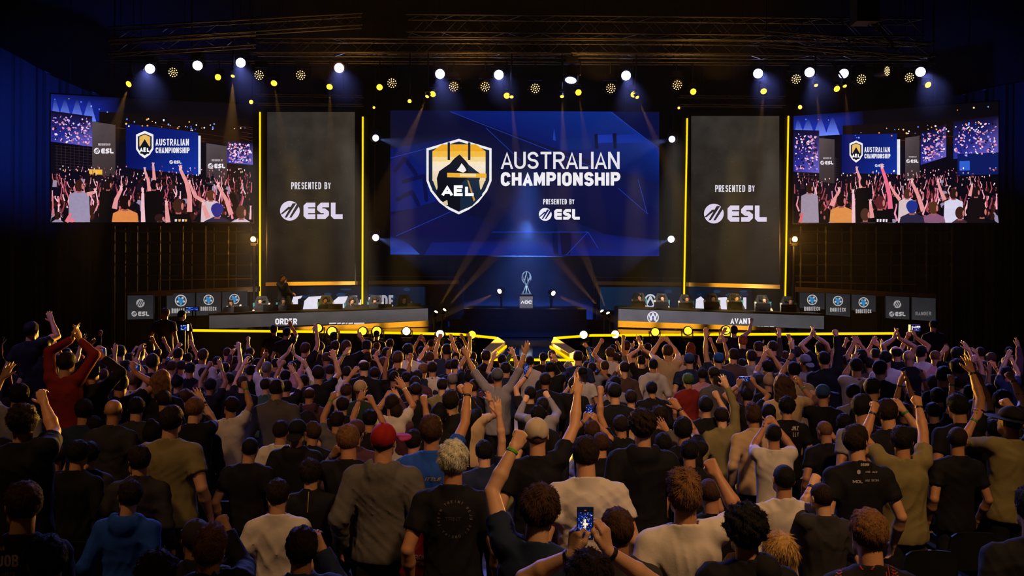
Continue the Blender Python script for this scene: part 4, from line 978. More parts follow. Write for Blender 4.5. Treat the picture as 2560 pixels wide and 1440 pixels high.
# ------------------------------------------------------------------ sponsor boards beside the stage
def board(px0, px1, y0, y1, d0, d1, kind, lab, txt=''):
    dep = lambda x: d0 + (d1 - d0) * (x - px0) / (px1 - px0)
    e = empty('sponsor_board', W(px0, y1[0], d0), lab, 'board')
    P = [W(px0, y1[0], d0), W(px1, y1[1], d1), W(px1, y0[1], d1), W(px0, y0[0], d0)]; B = [p + Vector((0, .1, 0)) for p in P]
    G = [Vector((p.x, p.y, .0)) for p in (P[0], P[1], B[1], B[0])]
    MB().hexa(G + [P[3], P[2], B[2], B[3]]).build('panel', blackm, e)
    p = Pic(dep); p.poly([(px0 + .8, y0[0] + 1), (px1 - .8, y0[1] + 1), (px1 - .8, y1[1] - 1), (px0 + .8, y1[0] - 1)], ['2e2d2f', '2b2a2c', '222226', '26262a'], .2); p.build('face', e, pixmat('board_pixels', 1, .3, 2.5))
    l = Pic(dep); cx = (px0 + px1) / 2; cy = (y0[0] + y0[1]) / 2 + (y1[0] - y0[0]) * .33; w = px1 - px0
    if kind == 'esl':
        esl(l, cx - w * .09, cy - 4, w * .6, '8a8688', '28282a', 1); l.n = 0
        l = Pic(dep); r = w * .16; l.disc(cx, cy, r, r, '9a9696', 1, 18)
        for t in (-.45, 0, .45): l.limb([(cx + t * r - .3 * r, cy + .6 * r), (cx + t * r + .35 * r, cy - .6 * r)], r * .1, r * .1, '28282a', 1.5)
        esl(l, cx - w * .34, cy + w * .40, w * .68, 'a8a4a4', '28282a', 1)
    elif kind == 'round':
        r = w * .205; l.disc(cx, cy, r, r, 'c4bcb8', 1, 20); l.disc(cx, cy, r * .84, r * .84, '2a3a4c', 1.4, 18); l.disc(cx, cy, r * .5, r * .5, '2f7aae', 1.7, 14)
        for q in range(5):
            a_ = q * 1.257 + .3; l.disc(cx + .55 * r * math.cos(a_), cy + .55 * r * math.sin(a_), r * .2, r * .2, '4a94c4' if q % 2 else 'b8b4b0', 2, 8)
        l.text(txt, cx - w * .32, cy + w * .44, w * .17, w * .64, w * .036, 'a09a9a', 1)
    else: l.text(txt, cx - w * .33, cy + w * .40, w * .15, w * .64, w * .034, '6c686c', 1)
    l.build('lettering', e, pixmat())
for a in ((318, 384, (738, 737), (800, 798), 28.2, 28.6, 'esl', 'dim grey sponsor board with ESL disc at the far left of the stage'), (416, 488, (733, 731), (792, 790), 29.4, 29.8, 'round', 'grey sponsor board with blue disc, second from the left end', 'ROBITECK'),
          (490, 553, (731, 729), (790, 788), 29.8, 30.1, 'round', 'grey sponsor board with blue disc, third from the left end', 'ROBITECK'), (555, 617, (729, 727), (788, 786), 30.1, 30.5, 'round', 'grey sponsor board with blue disc, beside the first ORDER player', 'ROBITECK'),
          (1999, 2062, (730, 732), (786, 789), 30.5, 30.1, 'round', 'grey sponsor board with blue disc, next to the last AVANT player', 'ROBITECK'), (2064, 2126, (732, 735), (789, 794), 30.1, 29.8, 'round', 'grey sponsor board with blue disc, second right of the AVANT players', 'ROBITECK'),
          (2128, 2190, (735, 738), (794, 798), 29.8, 29.4, 'round', 'grey sponsor board with blue disc, third right of the AVANT players', 'ROBITECK'), (2213, 2274, (739, 742), (800, 803), 29.2, 28.9, 'esl', 'grey sponsor board with ESL disc, right end of the stage'),
          (2278, 2340, (742, 745), (803, 806), 28.9, 28.6, 'txt', 'dim sponsor board with faint lettering, outermost on the right', 'RANGER')): board(*a)
for a, b, Y0, Y1, lab in (((318, 730), (640, 716), 28.6, 31, 'dim wooden top beam above the left sponsor boards'), ((1990, 717), (2345, 735), 31, 28.8, 'dim wooden top beam above the right sponsor boards')):
    A, B = W(*a, Y0), W(*b, Y1); e = empty('top_plank', A, lab, 'beam')
    MB().hexa([A + Vector((0, .1, -.2)), B + Vector((0, .1, -.2)), B + Vector((0, .5, -.2)), A + Vector((0, .5, -.2)), A + Vector((0, .1, 0)), B + Vector((0, .1, 0)), B + Vector((0, .5, 0)), A + Vector((0, .5, 0))]).build('plank', surf('dim_wood', '4a3a26', .6, vary=.3), e)
    m = MB()
    for t in (0.02, .35, .66, .98):
        p = A.lerp(B, t); m.tube((p.x, p.y + .3, 0), (p.x, p.y + .3, p.z - .15), .04)
    m.build('post', blackm, e)
# ------------------------------------------------------------------ scaffold grids under the side screens
for x0, x1, y0, y1, lab in ((287, 628, 565, 700, 'dark scaffold grid under the left crowd screen'), (2002, 2380, 566, 706, 'dark scaffold grid under the right crowd screen')):
    Y_ = 32.2; e = empty('scaffold', W((x0 + x1) / 2, y1, Y_), lab, 'scaffold'); k = 7
    for i in range(k):
        x = x0 + (x1 - x0) * i / (k - 1); t = W(x, y0, Y_); m = MB()
        m.tube((t.x, Y_, 0), t, .035).tube((t.x, Y_ + .9, 0), (t.x, Y_ + .9, t.z), .03)
        for j in range(5): z = W(x, y0 + 12 + 28 * j, Y_).z; m.tube((t.x, Y_, z), (t.x, Y_ + .9, z), .022).lathe((t.x, Y_, z - .06), (0, 0, 1), [(0, .06), (.12, .06)], 8)
        m.build('upright', steel, e)
    for j in range(5):
        m = MB(); a, b = W(x0, y0 + 12 + 28 * j, Y_), W(x1, y0 + 12 + 28 * j, Y_); b.z = a.z; m.tube(a, b, .028).tube((a.x, Y_ + .9, a.z), (b.x, Y_ + .9, a.z), .028); m.build('ledger', steel, e)
# ------------------------------------------------------------------ trusses
def truss(a, b, lab, s=.5, n=None):
    a, b = Vector(a), Vector(b); e = empty('lighting_truss', a, lab, 'truss'); d = (b - a).normalized(); u = Vector((0, 0, 1)); w = d.cross(u).normalized()
    cs = [(u * i + w * j) * s / 2 for i, j in ((1, 1), (1, -1), (-1, -1), (-1, 1))]
    for c in cs: MB().tube(a + c, b + c, .028, 8).build('chord', steel, e)
    L = (b - a).length; n = n or max(2, int(L / .55)); m = MB()
    for i in range(n):
        p, q = a + d * L * i / n, a + d * L * (i + 1) / n
        for c0, c1 in ((0, 1), (1, 2), (2, 3), (3, 0)): m.tube(p + cs[c0 if i % 2 else c1], q + cs[c1 if i % 2 else c0], .012, 4)
    m.build('lacing', steel, e)
    k = max(2, int(L / 5))
    for i in range(k + 1):
        p = a + d * L * (.04 + .92 * i / k); MB().tube(p + u * s / 2, (p.x, p.y, 17), .012, 5).build('hanging_chain', blackm, e)
def tr2(x0, y0, Y0, x1, y1, Y1, lab, s=.5): truss(W(x0, y0, Y0), W(x1, y1, Y1), lab, s)
tr2(1017, 64, 27, 2300, 76, 27, 'long lighting truss nearest the ceiling above the main screen', .58)
tr2(640, 118, 29, 2330, 128, 29, 'second long lighting truss, below the topmost one', .5)
tr2(270, 142, 30, 2335, 150, 30, 'lowest long lighting truss, carrying most of the lamps', .34)
tr2(275, 88, 26, 905, 52, 28, 'slanting lighting truss at the upper left, higher one', .4); tr2(272, 122, 26.4, 640, 100, 28, 'slanting lighting truss at the upper left, lower one', .42)
tr2(1900, 96, 25.6, 2325, 130, 24, 'slanting lighting truss at the upper right', .4)
tr2(642, 248, 30.8, 907, 252, 30.8, 'short truss frame over the banner above the ORDER desk', .34); tr2(1698, 252, 30.8, 1960, 254, 30.8, 'short truss frame over the banner above the AVANT desk', .34)
cl = W(2160, 45, 24); bx = empty('cable_box', cl, 'square dark box hanging among cables at the upper right', 'box')
MB().box((cl.x - .55, 23.2, cl.z - .35), (cl.x + .1, 23.7, cl.z + .5)).build('case', surf('brown_case', '2a201a', .6), bx); MB().tube((cl.x - .25, 23.45, cl.z + .4), (cl.x - .25, 23.45, 17), .02).build('hanging_chain', blackm, bx)
mcb = MB(); pts = []
for i in range(26):
    t = i / 25; p = W(2176 + 62 * t + 6 * math.sin(i * 1.3), 58 + 66 * t ** 1.5, 23.5); pts.append(p)
pts = [Vector((pts[0].x, pts[0].y, 17))] + pts
cbo = empty('cable_loom', pts[0], 'drooping bundle of cables beside the dark box at the upper right', 'cable')
mcb.path(pts, .03, 5); mcb.build('cable', surf('cable', '3a3226', .5), cbo); MB().path([p + Vector((.1 * math.sin(i), .05, .06 * math.cos(i * 1.7))) for i, p in enumerate(pts)], .02, 5).build('cable', surf('cable', '3a3226', .5), cbo)
# ------------------------------------------------------------------ lamps
BL = glow('blue_white_lens', 'b4b8ff', 14.0); BL2 = glow('pale_blue_lens', 'a8b4ff', 3.0); YL = glow('yellow_lens', 'ffb020', 5.0); OL = glow('orange_lens', 'ff9a30', 6.0); WLm = glow('warm_white_lens', 'ffe2a0', 12.0); DOT = glow('amber_led', 'ffcf80', 3.2); SUN = glow('sun_lens', 'ffb040', 45.0)
ORD = ['first', 'second', 'third', 'fourth', 'fifth', 'sixth', 'seventh', 'eighth', 'ninth', 'tenth', 'eleventh', 'twelfth', 'thirteenth', 'fourteenth', 'fifteenth', 'sixteenth', 'seventeenth', 'eighteenth', 'nineteenth', 'twentieth', 'twenty-first', 'twenty-second', 'twenty-third', 'twenty-fourth']
def fixture(px, py, Y, rpx, lens, aim, label, group, name='moving_head_lamp', cluster=False, top=None, base=None):
    """head on a yoke; AIM is the direction its lens faces; TOP: z it hangs from, BASE: z it stands on"""
    c = W(px, py, Y); r = rpx * Y / FPX; d = Vector(aim).normalized()
    e = empty(name, c, label, 'stage lamp', group)
    R = r * 1.28
    MB().lathe(c - d * R * 2.0, d, [(0, R * .55), (R * .15, R * .8), (R * 1.0, R * .98), (R * 1.75, R), (R * 2.05, R * .97), (R * 2.05, r * 1.03)], 20).build('head', housing, e, True)
    if cluster:
        m = MB(); u = d.orthogonal().normalized(); w = d.cross(u)
        for n, rr in ((1, 0), (6, .42), (11, .82)):
            for i in range(n):
                p = c + d * .012 + (u * math.cos(6.283 * i / n) + w * math.sin(6.283 * i / n)) * r * rr; m.lathe(p, d, [(0, r * .105), (.01, r * .10)], 6)
        m.build('led_dot_pattern', lens, e)
        MB().lathe(c - d * .01, d, [(0, r), (.005, r)], 18).build('lens_plate', housing, e)
    else: MB().lathe(c, d, [(0, r), (.01, r * .99), (.03, r * .7), (.035, .001)], 20).build('lens', lens, e, True)
    s = 1 if top is not None else -1; hv = Vector((1, 0, 0)); piv = c - d * R
    m = MB()
    for q in (-1, 1): m.obox(piv + hv * q * R * 1.12 + Vector((0, 0, s * R * .55)), (R * .07, 0, 0), (0, R * .28, 0), (0, 0, R * .75))
    m.obox(piv + Vector((0, 0, s * R * 1.35)), (R * 1.2, 0, 0), (0, R * .32, 0), (0, 0, R * .12)); m.build('yoke', housing, e)
    bz = piv.z + s * R * 1.75
    MB().obox((piv.x, piv.y, bz), (R * .8, 0, 0), (0, R * .7, 0), (0, 0, R * .32)).build('base', housing, e)
    if top is not None:
        ty, tz = top if isinstance(top, tuple) else (piv.y, top)
        MB().tube((piv.x, piv.y, bz), (piv.x, ty, tz), .03, 6).build('hanger', blackm, e)
    if base is not None and base < bz: MB().tube((piv.x, piv.y, bz), (piv.x, piv.y, base), .05, 6).build('stand', blackm, e)
    return e, c
def chord(px, t='C'):
    p = W(px, 142 + 8 * (px - 270) / 2065, 30) if t == 'C' else W(px, 118 + 10 * (px - 640) / 1690, 29); s = .17 if t == 'C' else .25
    return (p.y - s, p.z - s)
def row(items, lens, rpx, labelf, group, t='C', Y0=29.75, **kw):
    for i, it in enumerate(sorted(items)):
        px, py = it[:2]; aim = it[2] if len(it) > 2 else (0, -1, -.25)
        fixture(px, py, it[3] if len(it) > 3 else Y0, rpx, lens, aim, labelf(i, len(items)), group, top=17.0 if px == 582 else chord(px, 'C' if px == 2112 else t), **kw)
row([(375, 172, (.25, -1, -.1)), (494, 164, (.35, -1, -.1)), (602, 157, (.1, -1, -.1)), (848, 170, (.1, -1, -.3)), (1100, 185), (1247, 187), (1565, 189), (1895, 184, (-.15, -1, -.1)), (2024, 181, (-.3, -1, -.1)), (2109, 184, (-.2, -1, -.6)), (2301, 180, (-.3, -1, -.1))], BL, 12, lambda i, n: f'{ORD[i]} big blue-white lamp counted from the left, under the roof trusses', 'blue-white lamps under the roof trusses')
row([(322, 210, (-.3, -1, -.6)), (545, 193), (685, 208, (.1, -1, -.8)), (824, 217, (0, -1, -.9)), (949, 218, (.1, -1, -.5)), (1082, 235, (-.3, -1, -.7)), (1267, 239, (.1, -1, -.6)), (1446, 231, (.1, -1, -.5)), (1584, 236, (.2, -1, -.6)), (1733, 229, (0, -1, -.4)), (1909, 228, (-.1, -1, -.8)), (2092, 222, (.1, -1, -.6)), (2320, 212, (.1, -1, -.6))], YL, 7.5, lambda i, n: f'{ORD[i]} round yellow lamp counted from the left, under the roof trusses', 'yellow lamps under the roof trusses')
row([(582, 190, (0, -.5, -1)), (1068, 241, (-.4, -.6, -1)), (1279, 242, (.05, -.6, -1)), (1405, 241, (0, -.6, -1)), (1593, 243, (.4, -.6, -1)), (2040, 213, (.1, -.6, -1)), (2112, 215, (.1, -.6, -1)), (1024, 253)], OL, 4.6, lambda i, n: f'{ORD[i]} small orange spot counted from the left, casting a narrow beam down', 'small orange spots under the roof trusses', t='B', Y0=28.7)
row([(433, 181), (648, 188), (752, 188), (980, 208), (1134, 217), (1213, 217), (1338, 221), (1527, 221), (1693, 213), (1990, 198), (2153, 198), (2217, 178, (.7, -1, -.1)), (2273, 194)], DOT, 12.5, lambda i, n: f'{ORD[i]} lamp with a ring of amber dots from the left, under the trusses', 'amber dot lamps under the roof trusses', cluster=True, name='led_par_lamp')
row([(1427, 200, (-.15, -.35, -1))], BL, 15, lambda i, n: 'large black moving lamp tilted down with a blue-white lens, above the main screen', None, t='B', Y0=28.6)
for px, py, a, lab in ((939, 345, (.5, -1, -.2), 'upper pale blue lamp at the left edge of the main screen'), (1680, 348, (-.5, -1, -.2), 'upper pale blue lamp at the right edge of the main screen'), (939, 594, (.5, -1, 0), 'lower pale blue lamp at the left edge of the main screen'), (1678, 598, (-.5, -1, 0), 'lower pale blue lamp at the right edge of the main screen')):
    fixture(px, py, 31.4 if py < 500 else 32.0, 8.5, BL if py > 500 else BL2, a, lab, None, top=17.0)
for px, py, Y_, lab in ((628, 255, 31, 'small orange lamp at the outer end of the left truss frame'), (2000, 268, 31, 'small orange lamp at the outer end of the right truss frame'), (935, 269, 31, 'tiny orange lamp beside the yellow column left of the main screen'), (1697, 270, 31, 'tiny orange lamp beside the yellow column right of the main screen')):
    fixture(px, py, Y_, 5 if px in (628, 2000) else 3, OL, (0, -1, -.1), lab, None, top=17.0)
for px, lab in ((633, 'dazzling orange lamp beside the left yellow column, below the crowd screen'), (1987, 'dazzling orange lamp beside the right yellow column, below the crowd screen')):
    fixture(px, 598, 30.8, 6.5, SUN, (0, -1, -.1), lab, None, base=0.0)
FR = [(795, 820), (830, 829), (907, 828), (942, 828), (1016, 828), (1100, 835), (1180, 837)]; FRR = [(1459, 837), (1538, 836), (1638, 830), (1720, 827), (1815, 825)]
for i, (px, py) in enumerate(FR):
    fixture(px, py, 27.0 if px < 1150 else 26.4, 9.5 if i not in (1, 3) else 11, WLm if i in (4, 5) else YL, (.05, -1, .12), f'{ORD[i]} glowing floor lamp from the left along the stage lip, ORDER side', 'floor lamps along the stage lip', 'floor_lamp', base=.0)
for i, (px, py) in enumerate(FRR):
    fixture(px, py, 26.4 if px < 1500 else 27, 9.5, WLm if i in (0, 1) else YL, (-.05, -1, .12), f'{ORD[i]} glowing floor lamp from the left along the stage lip, AVANT side', 'floor lamps along the stage lip', 'floor_lamp', base=.0)
for px, py, Y_, r, a, lab in ((1090, 780, 29, 4.5, (.5, -.3, 1), 'outer small amber beam lamp on the stage, left of the trophy'), (1111, 775, 29.6, 4.5, (.7, -.3, 1), 'inner small amber beam lamp on the stage, left of the trophy'), (1505, 778, 29.6, 4.5, (-.7, -.3, 1), 'inner small amber beam lamp on the stage, right of the trophy'), (1520, 783, 29, 4.5, (-.5, -.3, 1), 'outer small amber beam lamp on the stage, right of the trophy')):
    fixture(px, py, Y_, r, WLm, a, lab, None, 'beam_lamp', base=ZS)
for px, py, a, lab in ((1249, 728, (-.7, -1, -.4), 'round orange lamp on the dais, left of the trophy plinth'), (1383, 733, (.7, -1, -.4), 'round orange lamp on the dais, right of the trophy plinth')):
    fixture(px, py, 31.3, 6, WLm, a, lab, None, 'beam_lamp', base=dz)
# what these lamps throw into the hazy air
def beam(px, py, Y, px2, py2, Y2, rgb, power, ang, blend=.5, off=.25):
    a, b = W(px, py, Y), W(px2, py2, Y2); d = (b - a).normalized()
    return lamp('SPOT', a + d * off, rgb, power, b, .03, ang, blend, 'beam')
for px, py, qx, qy, p, an in ((582, 190, 578, 420, 5200, 17), (322, 210, 285, 330, 2600, 15), (685, 208, 712, 380, 1800, 12), (824, 217, 828, 400, 1800, 12), (1068, 241, 1000, 400, 4200, 13), (1279, 242, 1292, 400, 3800, 10), (1405, 241, 1410, 400, 4200, 10), (1446, 231, 1468, 380, 1800, 10), (1593, 243, 1662, 400, 4200, 10), (1909, 228, 1895, 400, 1800, 12), (2040, 213, 2056, 360, 3400, 9), (2112, 215, 2125, 360, 1600, 10)):
    beam(px, py, 29.5, qx, qy, 28.6, (1, .47, .10), p, an)
for px, py, Y_, qx, qy, p, an in ((1090, 780, 28.8, 1175, 640, 5200, 9), (1111, 775, 29.4, 1255, 620, 5200, 9), (1505, 778, 29.4, 1385, 640, 5200, 9), (1520, 783, 28.8, 1470, 660, 5200, 9), (1249, 728, 31, 1120, 790, 2600, 16), (1383, 733, 31, 1520, 800, 2600, 16)):
    beam(px, py, Y_, qx, qy, Y_ - 1.0, (1, .50, .12), p, an)
for px, py, tx, ty, p in ((375, 172, -5, 12, 6500), (602, 157, -3, 14, 6500), (848, 170, -1, 11, 5500), (1100, 185, 0, 15, 5500), (1247, 187, 1, 9, 5500), (1565, 189, 3, 14, 5500), (1895, 184, 5, 10, 6500), (2024, 181, 7, 14, 6500), (2301, 180, 9, 13, 6500)):
    a = W(px, py, 29.4); lamp('SPOT', a + Vector((0, -.3, -.1)), (.22, .26, 1), p, (tx, ty, 1.5), .12, 24, .7, 'blue_wash')
lamp('SPOT', W(1318, 560, 31.5), (.08, .22, 1), 9000, W(1316, 740, 35), .3, 80, .8, 'recess_blue')
lamp('SPOT', W(1318, 420, 27), (.06, .18, 1), 9000, W(1316, 850, 26), .3, 50, .8, 'floor_blue')
for px, py, Y_, q in ((939, 345, 31.4, 1100), (1680, 348, 31.4, 1520), (939, 594, 31.4, 1060), (1678, 598, 31.4, 1560)): beam(px, py, Y_, q, py + 40, 29, (.25, .35, 1), 1800, 26, .6)
for px, py in FR + FRR:
    a = W(px, py, 26.2); lamp('SPOT', a, (1, .48, .07), 8500, (a.x * .78, 14, 1.7), .1, 58, .6, 'floor_lamp_light')
for px in (633, 1987):
    a = W(px, 598, 30.3); lamp('POINT', a, (1, .45, .08), 160, None, .06, name='sun_lamp_light')
# gold wash over desks, ledges and stage lip
for x, x2, y2, Y2, p_ in ((700, 780, 708, 31.3, 9000), (1840, 1840, 716, 31.3, 9000), (800, 800, 819, 30.0, 13000), (900, 900, 815, 30.5, 13000), (1010, 1010, 810, 30.9, 13000), (1590, 1590, 811, 30.9, 13000), (1700, 1700, 814, 30.4, 13000), (1830, 1830, 819, 29.8, 13000), (1280, 1232, 858, 23.5, 16000), (1360, 1410, 858, 23.5, 16000)):
    lamp('SPOT', W(x, 235, 24.4), (1, .64, .15), p_, W(x2, y2, Y2), .12, 26 if Y2 < 25 else (11 if y2 > 750 else 14), .7, 'gold_wash')
for x in (820, 1150, 1500, 1800): lamp('SPOT', W(x, 200, 26.0), (1, .45, .10), 190, W(x, 60, 27.2), .1, 110, .8, 'truss_amber')
# blue light thrown on the side drapes
def drapery(pts, Y0, lab):
    e = empty('side_drape', W(pts[0][0], 900, Y0), lab, 'drape'); m = MB(); n = 90; top = []
    for i in range(n + 1):
        x = pts[0][0] + (pts[-1][0] - pts[0][0]) * i / n; j = max(q for q in range(len(pts) - 1) if pts[q][0] <= x or q == 0); f = (x - pts[j][0]) / (pts[j + 1][0] - pts[j][0]); y = pts[j][1] + (pts[j + 1][1] - pts[j][1]) * f
        top.append(W(x, y, Y0 + .06 * math.sin(i * .55) + .03 * math.sin(i * 1.7)))
    V = [tuple(p) for p in top] + [(p.x, p.y, .0) for p in top] + [(p.x, p.y + .04, p.z) for p in top] + [(p.x, p.y + .04, .0) for p in top]; k = n + 1
    m.add(V, [(i, i + 1, k + i + 1, k + i) for i in range(n)] + [(2 * k + i + 1, 2 * k + i, 3 * k + i, 3 * k + i + 1) for i in range(n)] + [(i, 2 * k + i, 2 * k + i + 1, i + 1) for i in range(n)])
    m.build('cloth', drape, e, True)
    m = MB().path([p + Vector((0, .1, 0)) for p in top[::15]], .05)
    for p in top[::30]: m.tube((p.x, p.y + .1, p.z), (p.x, p.y + .1, 17), .02)
    m.build('batten', blackm, e)
drapery([(-140, 90), (0, 118), (60, 150), (130, 190), (220, 228), (330, 262)], 33.5, 'blue lit drape sweeping down behind the left crowd screen')
drapery([(2290, 262), (2400, 238), (2500, 214), (2700, 180)], 33.5, 'faintly blue drape behind the right crowd screen')
lamp('SPOT', (-22.5, 27, 8.2), (.03, .10, 1), 3800, (-20.5, 33.4, 9.3), .3, 75, 1, 'drape_blue'); lamp('SPOT', (25, 27, 8), (.03, .09, 1), 1500, (22.3, 33.4, 10), .3, 60, 1, 'drape_blue')

hm, ho, hN, hL = nodes('stage_haze'); hv_ = hN('VolumeScatter'); hv_.inputs['Density'].default_value = .007; hv_.inputs['Anisotropy'].default_value = .1; hL(hv_.outputs[0], ho.inputs['Volume']); hm.cycles.homogeneous_volume = True
hz = MB().box((-22, 26.35, .02), (22, 35.9, 15.5)).build('stage_haze', hm); tag(hz, 'thin smoke haze hanging over the stage and catching the lamp beams', 'haze', kind='stuff')

# added spots without any fixture, brightening the players' faces and the trophy
for px, tx, ty, Y_ in ((620, 640, 752, 30.2), (860, 900, 750, 31.5), (1700, 1660, 745, 31.8), (1940, 1910, 748, 30.6)): lamp('SPOT', W(px, 232, 24.9), (1, .86, .72), 10500, W(tx, ty, Y_), .2, 14, .6, 'added_player_key')
lamp('SPOT', W(1316, 235, 25), (.6, .8, 1), 9000, W(1316, 712, 30.9), .15, 5, .5, 'added_trophy_key')
